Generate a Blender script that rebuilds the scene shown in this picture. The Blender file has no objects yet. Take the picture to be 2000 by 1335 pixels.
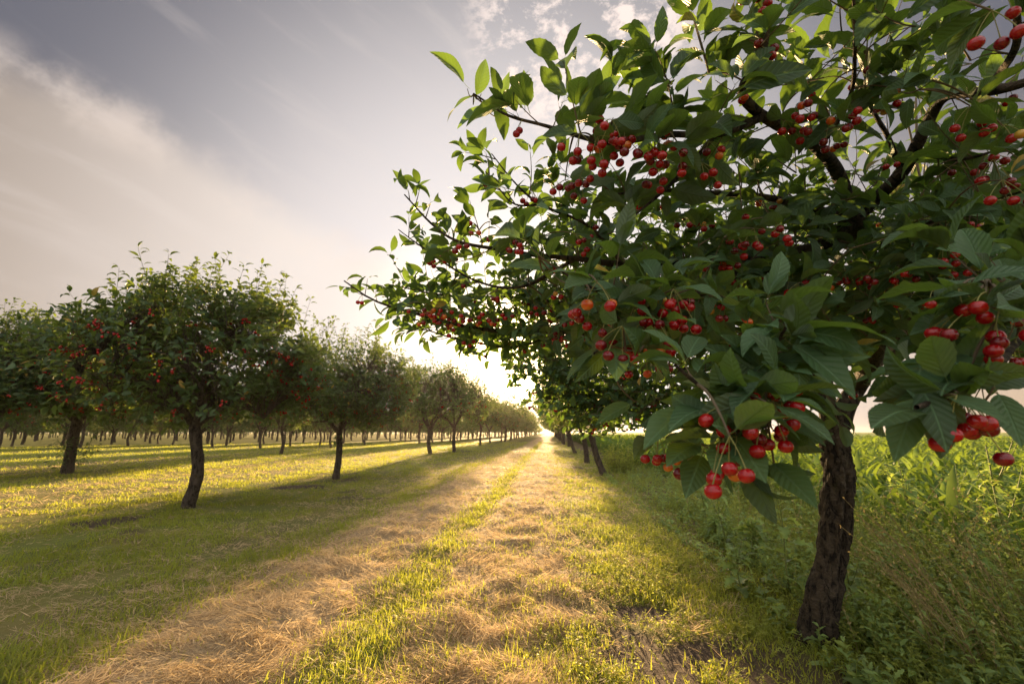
import bpy, math, random
import numpy as np
from mathutils import Vector, Matrix

rad = math.radians
S = bpy.context.scene
COL = S.collection

# ------------------------------------------------------------------ camera
H_EYE = 1.30
F_PX = 889.0                       # focal length in pixels of the 2000 px wide photograph (16 mm)
PITCH, YAW = rad(11.17), rad(4.73)
cam_d = bpy.data.cameras.new('camera')
cam = bpy.data.objects.new('camera', cam_d); COL.objects.link(cam)
cam.location = (0, 0, H_EYE)
cam.rotation_euler = (rad(90) + PITCH, 0, YAW)
cam_d.sensor_width = 36; cam_d.lens = 16.0
cam_d.clip_start = 0.05; cam_d.clip_end = 5000
cam_d.dof.use_dof = True; cam_d.dof.focus_distance = 1.6; cam_d.dof.aperture_fstop = 5.6
S.camera = cam

# ------------------------------------------------------------------ sun direction, world, exposure
SUN_EL, SUN_AZ = rad(9.0), rad(-4.8)          # azimuth from +Y, positive towards +X
SUND = Vector((math.sin(SUN_AZ) * math.cos(SUN_EL), math.cos(SUN_AZ) * math.cos(SUN_EL), math.sin(SUN_EL)))

def build_world():
    w = bpy.data.worlds.new('World'); S.world = w; w.use_nodes = True
    nt = w.node_tree; N = nt.nodes; L = nt.links
    for n in list(N): N.remove(n)
    out = N.new('ShaderNodeOutputWorld'); bg = N.new('ShaderNodeBackground')
    L.new(bg.outputs[0], out.inputs[0]); bg.inputs[1].default_value = 0.05; K_SKY = 0.50
    tc = N.new('ShaderNodeTexCoord'); D = tc.outputs['Generated']
    sky = N.new('ShaderNodeTexSky'); sky.sky_type = 'NISHITA'; sky.sun_disc = False
    sky.sun_elevation = SUN_EL; sky.sun_rotation = SUN_AZ
    sky.air_density = 1.0; sky.dust_density = 2.0; sky.ozone_density = 1.0

    def math_(op, a, b=None, c=None, clamp=False):
        n = N.new('ShaderNodeMath'); n.operation = op; n.use_clamp = clamp
        for i, v in enumerate((a, b, c)):
            if v is None: continue
            if isinstance(v, (int, float)): n.inputs[i].default_value = v
            else: L.new(v, n.inputs[i])
        return n.outputs[0]
    def dot(vec):
        n = N.new('ShaderNodeVectorMath'); n.operation = 'DOT_PRODUCT'
        L.new(D, n.inputs[0]); n.inputs[1].default_value = vec
        return n.outputs['Value']
    def sstep(x, a, b):
        n = N.new('ShaderNodeMapRange'); n.interpolation_type = 'SMOOTHSTEP'
        L.new(x, n.inputs[0]); n.inputs[1].default_value = a; n.inputs[2].default_value = b
        return n.outputs[0]
    def mix(f, a, b, mode='MIX'):
        n = N.new('ShaderNodeMix'); n.data_type = 'RGBA'; n.blend_type = mode
        if isinstance(f, (int, float)): n.inputs[0].default_value = f
        else: L.new(f, n.inputs[0])
        for i, v in ((6, a), (7, b)):
            if isinstance(v, tuple): n.inputs[i].default_value = (*v, 1)
            else: L.new(v, n.inputs[i])
        return n.outputs[2]
    def noise(scale, detail, rough, vec=None, dist=0.0):
        n = N.new('ShaderNodeTexNoise'); n.inputs['Scale'].default_value = scale
        n.inputs['Detail'].default_value = detail; n.inputs['Roughness'].default_value = rough
        n.inputs['Distortion'].default_value = dist
        L.new(vec if vec is not None else D, n.inputs['Vector'])
        return n.outputs['Fac']
    sep = N.new('ShaderNodeSeparateXYZ'); L.new(D, sep.inputs[0]); Z = sep.outputs[2]
    sd = dot(tuple(SUND))
    # overcast mauve-grey veil over the blue, warmer towards the horizon
    veil = mix(sstep(Z, 0.0, 0.55), (6.6, 4.7, 3.2), (1.55, 1.5, 1.8))
    skyc = mix(0.86, sky.outputs[0], veil)
    # darker away from the sun, brighter towards it (thin cloud scatters forward)
    wide = sstep(sd, 0.45, 1.0)
    wide2 = math_('POWER', wide, 2.1)
    skyc = mix(wide2, skyc, (9.5, 8.8, 8.6))
    # long bank of warm cloud low on the left
    edge_n = noise(6.0, 6, 0.6)
    edge_b = noise(1.6, 2, 0.5)
    bank = dot(BANK_N)
    bank = math_('ADD', bank, math_('MULTIPLY', math_('SUBTRACT', edge_n, 0.5), 0.08))
    bank = math_('ADD', bank, math_('MULTIPLY', math_('SUBTRACT', edge_b, 0.5), 0.10))
    bm = sstep(bank, -0.03, 0.05)
    side = sstep(sd, 0.45, 1.0)
    bm2 = sstep(dot((-1, 0.6, 0)), -0.2, 0.5)
    bm = math_('MULTIPLY', bm, bm2)
    bankc = mix(side, (3.5, 2.75, 2.15), (10.2, 9.1, 8.3))
    tex = noise(3.0, 5, 0.6)
    bankc = mix(math_('MULTIPLY', sstep(tex, 0.35, 0.7), 0.12), bankc, (7.0, 5.8, 4.9))
    skyc = mix(math_('MULTIPLY', bm, 0.82), skyc, bankc)
    cx = N.new('ShaderNodeCombineXYZ'); L.new(math_('MULTIPLY', dot(BANK_N), 9.0), cx.inputs[0]); L.new(math_('MULTIPLY', dot(EDGE_D), 1.6), cx.inputs[1])
    wisp = noise(1.6, 7, 0.62, cx.outputs[0], 0.5)
    skyc = mix(math_('MULTIPLY', math_('MULTIPLY', sstep(wisp, .5, .75), bm2), .22), skyc, (8.6, 7.6, 7.0))
    streak = math_('MULTIPLY', math_('MULTIPLY', sstep(bank, -0.05, 0.01), sstep(bank, 0.09, 0.02)), sstep(noise(7.0, 6, 0.65), 0.40, 0.62))
    skyc = mix(math_('MULTIPLY', math_('MULTIPLY', streak, bm2), 0.4), skyc, (9.5, 8.0, 7.0))
    # torn white cloudlets above the long branch
    mp = N.new('ShaderNodeMapping'); L.new(D, mp.inputs[0]); mp.inputs['Scale'].default_value = (1, 1, 1.6)
    puff = noise(15.0, 9, 0.68, mp.outputs[0], 0.15)
    puffm = math_('MULTIPLY', sstep(puff, 0.46, 0.60), sstep(dot(tuple(PUFF)), 0.972, 0.992))
    skyc = mix(math_('MULTIPLY', puffm, 0.85), skyc, (11.5, 9.6, 8.6))
    fill_puff = noise(6.0, 8, 0.62, mp.outputs[0], 0.4)
    back = sstep(dot((0.1, -0.85, 0.5)), -0.1, 0.7)  # brighter cloudy sky added behind the camera as fill for camera-facing leaves
    skyc = mix(math_('MULTIPLY', back, math_('MULTIPLY_ADD', sstep(fill_puff, 0.4, 0.6), 0.5, 0.4)), skyc, (16.5, 15.6, 14.8))
    # glow round the veiled sun
    g1 = math_('POWER', sstep(sd, 0.90, 1.0), 2.6)
    skyc = mix(math_('MULTIPLY', g1, 1.0), skyc, (19.0, 16.0, 12.5), 'MIX')
    g2 = math_('POWER', sstep(sd, 0.985, 1.0), 2.0)
    skyc = mix(g2, skyc, (120.0, 84.0, 46.0))
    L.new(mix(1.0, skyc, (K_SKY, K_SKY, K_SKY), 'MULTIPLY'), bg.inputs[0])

_fw = Vector((-math.sin(YAW) * math.cos(PITCH), math.cos(YAW) * math.cos(PITCH), math.sin(PITCH)))
_rt = Vector((math.cos(YAW), math.sin(YAW), 0.0))
_up = _rt.cross(_fw)
CAM = Vector((0, 0, H_EYE))
def ray(px, py):
    return (_fw * F_PX + _rt * (px - 1000) + _up * (667.5 - py)).normalized()
def at(px, py, Y):
    d = ray(px, py); return CAM + d * (Y / d.y)
def ground_at(px, py):
    d = ray(px, py); return CAM + d * (-H_EYE / d.z)
a_, b_ = ray(20, 95), ray(720, 500)
_n = a_.cross(b_).normalized()
if _n.dot(ray(100, 500)) < 0: _n = -_n
BANK_N = tuple(_n); EDGE_D = tuple((b_ - a_).normalized())
PUFF = ray(1140, 45)
build_world()

sun_d = bpy.data.lights.new('sun', 'SUN'); sun_d.energy = 5.0; sun_d.angle = rad(1.0); sun_d.color = (1.0, 0.65, 0.30)
sun = bpy.data.objects.new('sun', sun_d); COL.objects.link(sun)
sun.rotation_euler = (-SUND).to_track_quat('-Z', 'Y').to_euler()

S.view_settings.view_transform = 'Standard'; S.view_settings.look = 'None'
S.view_settings.gamma = 1.0; S.view_settings.exposure = 2.05
try: S.view_settings.use_curve_mapping = False
except Exception: pass
S.cycles.max_bounces = 6; S.cycles.diffuse_bounces = 3; S.cycles.glossy_bounces = 2
S.cycles.transmission_bounces = 4; S.cycles.volume_bounces = 0; S.cycles.transparent_max_bounces = 6
S.cycles.sample_clamp_indirect = 4.0
S.cycles.use_denoising = True

# ------------------------------------------------------------------ noise
def _hash(ix, iy, iz, seed):
    h = (ix.astype(np.int64) * 374761393 + iy.astype(np.int64) * 668265263 + iz.astype(np.int64) * 2147483647 + seed * 974711) & 0xffffffff
    h = ((h ^ (h >> 13)) * 1274126177) & 0xffffffff
    h = (h ^ (h >> 16)) & 0xffffffff
    return h / 4294967295.0
def vnoise(p, scale=1.0, seed=0):
    p = np.asarray(p, float) * scale
    if p.shape[-1] == 2: p = np.concatenate([p, np.zeros(p.shape[:-1] + (1,))], -1)
    i = np.floor(p).astype(np.int64); f = p - i; f = f * f * (3 - 2 * f)
    r = 0
    for dx in (0, 1):
        for dy in (0, 1):
            for dz in (0, 1):
                w = (f[..., 0] if dx else 1 - f[..., 0]) * (f[..., 1] if dy else 1 - f[..., 1]) * (f[..., 2] if dz else 1 - f[..., 2])
                r = r + w * _hash(i[..., 0] + dx, i[..., 1] + dy, i[..., 2] + dz, seed)
    return r
def fbm(p, scale=1.0, seed=0, oct=4):
    r = 0; a = .5; t = 0
    for k in range(oct):
        r = r + a * vnoise(p, scale * 2 ** k, seed + k * 17); t += a; a *= .5
    return r / t
def unit(v):
    return v / np.maximum(np.linalg.norm(v, axis=-1, keepdims=True), 1e-9)

# ------------------------------------------------------------------ mesh buffer
class MB:
    def __init__(s): s.v = []; s.f = []; s.n = 0; s.uv = []; s.rnd = []
    def add(s, v, f, uv=None, rnd=None):
        v = np.asarray(v, np.float32).reshape(-1, 3); f = np.asarray(f, np.int64).reshape(-1, 4)
        s.v.append(v); s.f.append(f + s.n); s.n += len(v)
        s.uv.append(np.zeros((len(v), 3), np.float32) if uv is None else np.asarray(uv, np.float32).reshape(-1, 3))
        s.rnd.append(np.zeros(len(v), np.float32) if rnd is None else np.asarray(rnd, np.float32).reshape(-1))
    def mesh(s, name, mat, smooth=True):
        m = bpy.data.meshes.new(name)
        if s.n:
            v = np.concatenate(s.v); f = np.concatenate(s.f)
            tri = f[:, 3] == f[:, 2]
            q = f[~tri]; t = f[tri][:, :3]
            loops = np.concatenate([q.ravel(), t.ravel()]).astype(np.int32)
            tot = np.concatenate([np.full(len(q), 4), np.full(len(t), 3)]).astype(np.int32)
            start = np.concatenate([[0], np.cumsum(tot)[:-1]]).astype(np.int32)
            m.vertices.add(len(v)); m.vertices.foreach_set('co', v.ravel())
            m.loops.add(len(loops)); m.loops.foreach_set('vertex_index', loops)
            m.polygons.add(len(tot)); m.polygons.foreach_set('loop_start', start)
            if smooth: m.polygons.foreach_set('use_smooth', np.ones(len(tot), bool))
            m.update(calc_edges=True)
            a = m.attributes.new('luv', 'FLOAT_VECTOR', 'POINT'); a.data.foreach_set('vector', np.concatenate(s.uv).ravel())
            a = m.attributes.new('rnd', 'FLOAT', 'POINT'); a.data.foreach_set('value', np.concatenate(s.rnd))
        if mat: m.materials.append(mat)
        return m
    def obj(s, name, mat, parent=None, loc=None, smooth=True):
        o = bpy.data.objects.new(name, s.mesh(name, mat, smooth)); COL.objects.link(o)
        if parent: o.parent = parent
        if loc is not None: o.location = loc
        return o

def tag(o, label=None, cat=None, group=None, kind=None):
    if label: o['label'] = label
    if cat: o['category'] = cat
    if group: o['group'] = group
    if kind: o['kind'] = kind
    return o
def empty(name, loc):
    o = bpy.data.objects.new(name, None); COL.objects.link(o); o.location = loc; o.empty_display_size = .2
    return o

# ------------------------------------------------------------------ batched shapes
def leaves(mb, P, D, U, L, W, rng, rows=6, cols=4, curl=0.6, fold=0.25, pet=0.22, shape='cherry', serr=0.0, rnd=None, wave=0.0):
    """N leaves at once: base P, direction D, upper side U, length L, half width W (of L)."""
    P = np.asarray(P, float); N = len(P)
    if N == 0: return
    D = unit(np.asarray(D, float)); U = np.asarray(U, float)
    U = unit(U - D * (U * D).sum(1, keepdims=True)); R = np.cross(D, U)
    L = np.broadcast_to(L, (N,)).astype(float); W = np.broadcast_to(W, (N,)).astype(float)
    s = np.linspace(0, 1, rows + 1)
    if shape == 'cherry': w = np.sin(np.pi * np.clip(s, 0, 1) ** 0.86) ** 0.80 * (1 - 0.28 * s ** 4)
    elif shape == 'blade': w = (1 - s ** 1.6)
    elif shape == 'corn': w = np.minimum(1, s * 6 + .35) * (1 - s ** 2.2)
    elif shape == 'lobed':
        w = np.sin(np.pi * s ** 0.8) ** .6 * np.where(np.arange(rows + 1) % 2, 1.0, 0.42)
    w = np.maximum(w, 0.0); w[-1] = 0.012 if shape != 'blade' else 0.0
    if shape in ('cherry', 'lobed'): w[0] = 0.03
    w = w * (1 + serr * np.where(np.arange(rows + 1) % 2, 1, -1))
    if pet > 0:
        s = np.concatenate([[-pet, -pet * .5], s]); w = np.concatenate([[.03, .03], w])
    k = len(s); t = np.linspace(-1, 1, cols + 1)
    c = curl * (0.4 + 1.2 * rng.random(N)) if np.isscalar(curl) else curl
    c = np.where(np.abs(c) < 1e-3, 1e-3, c)
    cs = c[:, None] * np.maximum(s, 0)[None]
    ax = np.sin(cs) / c[:, None] + np.minimum(s, 0)[None]
    az = -(1 - np.cos(cs)) / c[:, None] + (np.minimum(s, 0) ** 2 * 1.2)[None]
    # local frame turns with the curl
    tx, tz = np.cos(cs), -np.sin(cs)
    fo = (fold * (0.3 + 1.4 * rng.random(N)))[:, None, None]
    ww = (w[None, :, None] * W[:, None, None]) * t[None, None, :]
    ph = rng.random(N)[:, None, None] * 6.28
    lift = fo * np.abs(ww) + wave * W[:, None, None] * np.abs(t)[None, None] * np.sin(s[None, :, None] * 11 + ph + t[None, None] * 1.3) * w[None, :, None]
    nx = -tz; nz = tx
    X = ax[:, :, None] + nx[:, :, None] * lift
    Zl = az[:, :, None] + nz[:, :, None] * lift
    Y = ww * np.cos(fo * .6)
    Lb = L[:, None, None, None]
    v = P[:, None, None, :] + Lb * (X[..., None] * D[:, None, None, :] + Zl[..., None] * U[:, None, None, :] + Y[..., None] * R[:, None, None, :])
    c1 = cols + 1
    i, j = np.meshgrid(np.arange(k - 1), np.arange(cols), indexing='ij')
    q = np.stack([i * c1 + j, i * c1 + j + 1, (i + 1) * c1 + j + 1, (i + 1) * c1 + j], -1).reshape(-1, 4)
    f = (q[None] + (np.arange(N) * k * c1)[:, None, None]).reshape(-1, 4)
    uv = np.zeros((N, k, c1, 3)); uv[..., 0] = t[None, None, :]; uv[..., 1] = s[None, :, None]
    uv[..., 2] = w[None, :, None]
    r = (rng.random(N) if rnd is None else rnd)
    mb.add(v, f, uv, np.repeat(r, k * c1))

def tubes(mb, P, R, sides=5, rnd=0.0, caps=False):
    """P (N,K,3) centre lines, R (N,K) radii."""
    P = np.asarray(P, float); R = np.asarray(R, float)
    N, K, _ = P.shape
    if N == 0: return
    T = np.gradient(P, axis=1); T = unit(T)
    ref = np.where(np.abs(T[:, :1, 2:3]) > .9, np.array([[[1., 0, 0]]]), np.array([[[0, 0, 1.]]]))
    A = unit(np.cross(T, np.broadcast_to(ref, T.shape))); B = np.cross(T, A)
    th = np.arange(sides) / sides * 2 * np.pi
    v = P[:, :, None] + R[:, :, None, None] * (np.cos(th)[None, None, :, None] * A[:, :, None] + np.sin(th)[None, None, :, None] * B[:, :, None])
    i, j = np.meshgrid(np.arange(K - 1), np.arange(sides), indexing='ij')
    j2 = (j + 1) % sides
    q = np.stack([i * sides + j, i * sides + j2, (i + 1) * sides + j2, (i + 1) * sides + j], -1).reshape(-1, 4)
    f = (q[None] + (np.arange(N) * K * sides)[:, None, None]).reshape(-1, 4)
    uv = np.zeros((N, K, sides, 3)); uv[..., 0] = (th / 6.283)[None, None]; uv[..., 1] = np.linspace(0, 1, K)[None, :, None]
    mb.add(v, f, uv, np.full(N * K * sides, rnd))

def spline(pts, n):
    """Catmull-Rom through pts (m,d) resampled to n rows (d may include the radius)."""
    p = np.asarray(pts, float); m = len(p)
    p = np.vstack([2 * p[0] - p[1], p, 2 * p[-1] - p[-2]])
    d = np.linalg.norm(np.diff(p[1:-1, :3], axis=0), axis=1); c = np.concatenate([[0], np.cumsum(d)]); c /= c[-1]
    u = np.linspace(0, 1, n); k = np.clip(np.searchsorted(c, u, side='right') - 1, 0, m - 2)
    t = ((u - c[k]) / np.maximum(c[k + 1] - c[k], 1e-9))[:, None]
    p0, p1, p2, p3 = p[k], p[k + 1], p[k + 2], p[k + 3]
    return .5 * (2 * p1 + (p2 - p0) * t + (2 * p0 - 5 * p1 + 4 * p2 - p3) * t ** 2 + (3 * p1 - p0 - 3 * p2 + p3) * t ** 3)

# ------------------------------------------------------------------ materials
def nodes(name):
    m = bpy.data.materials.new(name); m.use_nodes = True
    nt = m.node_tree
    for n in list(nt.nodes): nt.nodes.remove(n)
    return m, nt, nt.nodes, nt.links
class G:
    def __init__(s, nt): s.N = nt.nodes; s.L = nt.links
    def put(s, n, i, v):
        if v is None: return
        if isinstance(v, (int, float)): n.inputs[i].default_value = v
        elif isinstance(v, tuple): n.inputs[i].default_value = (*v, 1) if len(v) == 3 and n.inputs[i].type == 'RGBA' else v
        else: s.L.new(v, n.inputs[i])
    def m(s, op, a, b=None, c=None, clamp=False):
        n = s.N.new('ShaderNodeMath'); n.operation = op; n.use_clamp = clamp
        for i, v in enumerate((a, b, c)): s.put(n, i, v)
        return n.outputs[0]
    def mix(s, f, a, b, mode='MIX'):
        n = s.N.new('ShaderNodeMix'); n.data_type = 'RGBA'; n.blend_type = mode
        s.put(n, 0, f); s.put(n, 6, a); s.put(n, 7, b); return n.outputs[2]
    def step(s, x, a, b, smooth=True, lo=0.0, hi=1.0):
        n = s.N.new('ShaderNodeMapRange')
        if smooth: n.interpolation_type = 'SMOOTHSTEP'
        s.put(n, 0, x); n.inputs[1].default_value = a; n.inputs[2].default_value = b
        n.inputs[3].default_value = lo; n.inputs[4].default_value = hi; return n.outputs[0]
    def noise(s, vec, scale, detail=3, rough=.5, dist=0.0):
        n = s.N.new('ShaderNodeTexNoise'); s.L.new(vec, n.inputs['Vector'])
        n.inputs['Scale'].default_value = scale; n.inputs['Detail'].default_value = detail
        n.inputs['Roughness'].default_value = rough; n.inputs['Distortion'].default_value = dist
        return n.outputs['Fac']
    def attr(s, name, out='Fac'):
        n = s.N.new('ShaderNodeAttribute'); n.attribute_name = name; return n.outputs[out]
    def bump(s, h, strength=.5, dist=.01):
        n = s.N.new('ShaderNodeBump'); s.put(n, 'Height', h); n.inputs['Strength'].default_value = strength
        n.inputs['Distance'].default_value = dist; return n.outputs[0]
    def bsdf(s, color, rough=.5, spec=.5, normal=None, **kw):
        n = s.N.new('ShaderNodeBsdfPrincipled'); s.put(n, 'Base Color', color); s.put(n, 'Roughness', rough)
        s.put(n, 'Specular IOR Level', spec)
        if normal: s.L.new(normal, n.inputs['Normal'])
        for k, v in kw.items(): s.put(n, k.replace('_', ' '), v)
        return n.outputs[0]
    def out(s, sh):
        o = s.N.new('ShaderNodeOutputMaterial'); s.L.new(sh, o.inputs[0])

def leaf_mat(name, top, back, trans, veins=True, tf=0.40, rough=.5, yellow=None, spec=.4):
    m, nt, N, L = nodes(name); g = G(nt)
    rnd = g.attr('rnd')
    geo = N.new('ShaderNodeNewGeometry')
    dark = tuple(c * .55 for c in top)
    lite = tuple(min(1, c * 1.45) for c in top)
    c = g.mix(rnd, dark, lite)
    if yellow:
        c = g.mix(g.step(rnd, .965, .985), c, yellow)
    tcol = g.mix(rnd, tuple(x * .7 for x in trans), tuple(x * 1.15 for x in trans))
    nrm = None
    if veins:
        sx = N.new('ShaderNodeSeparateXYZ'); L.new(g.attr('luv', 'Vector'), sx.inputs[0])
        t = g.m('ABSOLUTE', sx.outputs[0]); v = sx.outputs[1]
        tt = g.m('MULTIPLY', t, sx.outputs[2])
        mid = g.step(tt, 0.10, 0.02)
        side = g.m('PINGPONG', g.m('SUBTRACT', g.m('MULTIPLY', v, 9.0), g.m('MULTIPLY', tt, 2.2)), .5)
        sv = g.step(side, .10, .02)
        vein = g.m('MAXIMUM', mid, g.m('MULTIPLY', sv, .55))
        petm = g.step(v, 0.0, -0.02)
        c = g.mix(g.m('MULTIPLY', vein, .65), c, tuple(min(1, x * 2.3 + .03) for x in top))
        tcol = g.mix(g.m('MULTIPLY', vein, .5), tcol, tuple(x * .6 for x in trans))
        c = g.mix(petm, c, (.16, .14, .04))
        tc = N.new('ShaderNodeTexCoord')
        nz = g.noise(tc.outputs['Object'], 60, 2, .5)
        hgt = g.m('ADD', g.m('MULTIPLY', side, 1.2), g.m('MULTIPLY', nz, .6))
        hgt = g.m('SUBTRACT', hgt, mid)
        nrm = g.bump(hgt, .6, .003)
        spot = g.noise(tc.outputs['Object'], 22, 3, .6)
        c = g.mix(g.step(spot, .66, .74, lo=0, hi=.5), c, (.13, .10, .03))
    c = g.mix(geo.outputs['Backfacing'], c, back)
    pb = g.bsdf(c, rough, spec, nrm)
    tr = N.new('ShaderNodeBsdfTranslucent'); L.new(tcol, tr.inputs[0])
    mx = N.new('ShaderNodeMixShader'); mx.inputs[0].default_value = tf
    L.new(pb, mx.inputs[1]); L.new(tr.outputs[0], mx.inputs[2])
    g.out(mx.outputs[0]); return m

def bark_mat(name, c1=(.085, .062, .048), c2=(.19, .15, .115), lichen=(.20, .17, .05), sc=1.0, amt=.3):
    m, nt, N, L = nodes(name); g = G(nt)
    tc = N.new('ShaderNodeTexCoord')
    mp = N.new('ShaderNodeMapping'); L.new(tc.outputs['Object'], mp.inputs[0]); mp.inputs['Scale'].default_value = (1, 1, 3.2)
    rings = g.noise(mp.outputs[0], 26 * sc, 5, .65, .4)
    mp2 = N.new('ShaderNodeMapping'); L.new(tc.outputs['Object'], mp2.inputs[0]); mp2.inputs['Scale'].default_value = (1, 1, .35)
    crack = g.noise(mp2.outputs[0], 30 * sc, 5, .7, .8)
    big = g.noise(tc.outputs['Object'], 6, 3, .6)
    c = g.mix(rings, c1, c2)
    c = g.mix(g.step(crack, .50, .60, hi=.9), c, tuple(x * .35 for x in c1))
    c = g.mix(g.step(big, .60, .72, hi=amt), c, lichen)
    h = g.m('ADD', g.m('MULTIPLY', g.step(crack, .45, .62), -1.3), g.m('MULTIPLY', rings, 1.4))
    g.out(g.bsdf(c, .85, .25, g.bump(h, 1.0, .03))); return m

def simple_mat(name, color, rough=.7, spec=.3, var=.35, scale=30, bump=0.0, tr=None, tf=.3, rnd=True):
    m, nt, N, L = nodes(name); g = G(nt)
    tc = N.new('ShaderNodeTexCoord')
    f = g.attr('rnd') if rnd else g.noise(tc.outputs['Object'], scale, 4, .6)
    c = g.mix(f, tuple(x * (1 - var) for x in color), tuple(min(1, x * (1 + var)) for x in color))
    nz = g.bump(g.noise(tc.outputs['Object'], scale, 4, .6), bump, .01) if bump else None
    sh = g.bsdf(c, rough, spec, nz)
    if tr:
        t = N.new('ShaderNodeBsdfTranslucent'); t.inputs[0].default_value = (*tr, 1)
        mx = N.new('ShaderNodeMixShader'); mx.inputs[0].default_value = tf
        L.new(sh, mx.inputs[1]); L.new(t.outputs[0], mx.inputs[2]); sh = mx.outputs[0]
    g.out(sh); return m

def cherry_mat(name, color, color2):
    m, nt, N, L = nodes(name); g = G(nt)
    tc = N.new('ShaderNodeTexCoord')
    f = g.step(g.noise(tc.outputs['Object'], 60, 2, .5), .35, .65)
    c = g.mix(f, color, color2)
    fine = g.noise(tc.outputs['Object'], 900, 2, .5)
    c = g.mix(g.step(fine, .62, .75, hi=.25), c, tuple(min(1, x * 1.6 + .03) for x in color2))
    sh = g.bsdf(c, .16, .5, None, Coat_Weight=.3, Coat_Roughness=.06)
    t = N.new('ShaderNodeBsdfTranslucent'); L.new(c, t.inputs[0])
    mx = N.new('ShaderNodeMixShader'); mx.inputs[0].default_value = .14
    L.new(sh, mx.inputs[1]); L.new(t.outputs[0], mx.inputs[2])
    g.out(mx.outputs[0]); return m

M = {}
M['leaf'] = leaf_mat('cherry_leaf', (.058, .118, .052), (.095, .145, .080), (.15, .255, .025), yellow=(.40, .25, .04))
M['leaf_far'] = leaf_mat('cherry_leaf_small', (.044, .088, .036), (.080, .125, .060), (.22, .30, .035), veins=False, yellow=(.36, .22, .04))
M['bark'] = bark_mat('cherry_bark', c1=(.026, .019, .013), c2=(.15, .115, .075), lichen=(.13, .12, .035), amt=.25)
M['bark_far'] = bark_mat('cherry_bark_plain', sc=.9, amt=.45, c1=(.075, .055, .042), c2=(.15, .12, .09))
M['twig'] = simple_mat('twig', (.12, .095, .06), .8, .2, .3, 80, rnd=False)
M['shoot'] = simple_mat('green_shoot', (.16, .19, .05), .6, .3, .2, 60, rnd=False)
M['stalk'] = simple_mat('stalk', (.20, .20, .06), .6, .3, .3, 60, rnd=False)
CH = [cherry_mat('cherry_red', (.42, .004, .009), (.30, .003, .008)),
      cherry_mat('cherry_dark', (.13, .002, .007), (.22, .003, .010)),
      cherry_mat('cherry_orange', (.60, .07, .012), (.58, .20, .02)),
      cherry_mat('cherry_yellow', (.55, .36, .05), (.58, .25, .04))]
M['cherries'] = simple_mat('cherry_fruit', (.36, .012, .012), .25, .5, .45, 20)
M['straw'] = simple_mat('straw', (.58, .44, .26), .75, .25, .5, tr=(.64, .50, .28), tf=.42)
M['grass'] = simple_mat('grass_blade', (.165, .205, .04), .55, .3, .5, tr=(.52, .56, .05), tf=.50)
M['weed'] = simple_mat('weed_leaf', (.24, .29, .06), .6, .25, .35, tr=(.62, .66, .10), tf=.45)
M['weed_dark'] = simple_mat('weed_leaf_dark', (.23, .27, .065), .6, .25, .5, tr=(.52, .58, .09), tf=.38)
M['drystem'] = simple_mat('dry_stem', (.40, .34, .15), .75, .2, .3, tr=(.5, .36, .12), tf=.25)
M['corn'] = simple_mat('corn_leaf', (.09, .16, .03), .5, .3, .4, tr=(.27, .38, .04), tf=.38)
M['thistle'] = leaf_mat('thistle_leaf', (.18, .27, .08), (.20, .28, .12), (.50, .62, .10), veins=False, tf=.38)

# ------------------------------------------------------------------ ground zones (rows run along +Y)
def zone(x, y):
    """densities 0..1 of (hay, grass, low weeds, bare soil) at ground points."""
    p = np.stack([x, y], -1)
    wob = (fbm(p, .5, 3, 3) - .5) * .7 + (fbm(p, 2.5, 9, 2) - .5) * .35
    xx = x + wob * np.where((x > -3.8) & (x < .4), .35, 1.0)
    def band(a, b, s=.12): return 1 / (1 + np.exp(-(xx - a) / s)) / (1 + np.exp((xx - b) / s))
    hay = band(-2.65, -1.42) + band(-1.0, .12) + .45 * band(.1, 1.4, .3) + .40 * band(-3.4, -2.6, .1) + .30 * band(-4.6, -3.3, .2)
    per = (x + 6.3) % 8.2               # further alleys repeat
    far = (x < -6.5)
    hay = hay + far * .5 * np.exp(-((per - 3.2) / .9) ** 2) + far * .4 * np.exp(-((per - 5.2) / .7) ** 2)
    gr = .75 * band(-3.3, -2.7, .12) + .95 * band(-1.40, -1.04, .06) + .55 * band(.3, 1.9, .2) + .10 * (hay > .5) + .75 * band(-6.9, -4.9, .3) + .60 * band(-4.9, -3.4, .2)
    gr = gr + far * (.9 - .35 * np.exp(-((per - 4.2) / 1.6) ** 2))
    weed = .55 * band(.25, 1.9, .15) + .25 * band(-6.6, -5.6)
    soilp = fbm(p, 1.1, 21, 3)
    soil = np.clip((soilp - .60) * 9, 0, 1) * (band(.3, 1.6) + band(-7.2, -5.2, .3) + .5 * band(-4.8, -3.5))
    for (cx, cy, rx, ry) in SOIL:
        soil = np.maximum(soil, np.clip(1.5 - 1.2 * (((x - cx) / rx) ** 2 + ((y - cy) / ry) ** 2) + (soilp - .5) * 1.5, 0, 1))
    return hay, gr, weed, soil
SOIL = []
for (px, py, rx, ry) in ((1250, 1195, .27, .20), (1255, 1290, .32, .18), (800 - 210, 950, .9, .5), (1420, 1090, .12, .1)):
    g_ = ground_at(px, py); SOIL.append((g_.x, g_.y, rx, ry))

def ground_h(x, y):
    p = np.stack([x, y], -1)
    r = np.hypot(x, y)
    fade = np.clip(1.2 - r / 60, 0.0, 1)
    h = (fbm(p, .35, 40, 2) - .5) * .06 + (fbm(p, 3.0, 44, 3) - .5) * .035
    # cut hay lies in low tumbled heaps
    hay = (1 / (1 + np.exp(-(x + 2.65) / .15)) / (1 + np.exp((x + 1.4) / .15)) + 1 / (1 + np.exp(-(x + 1.0) / .15)) / (1 + np.exp((x - .12) / .15)))
    h = h + hay * (.02 + .16 * np.clip(fbm(p, 2.6, 60, 3) - .42, 0, 1))
    return h * fade

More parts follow.
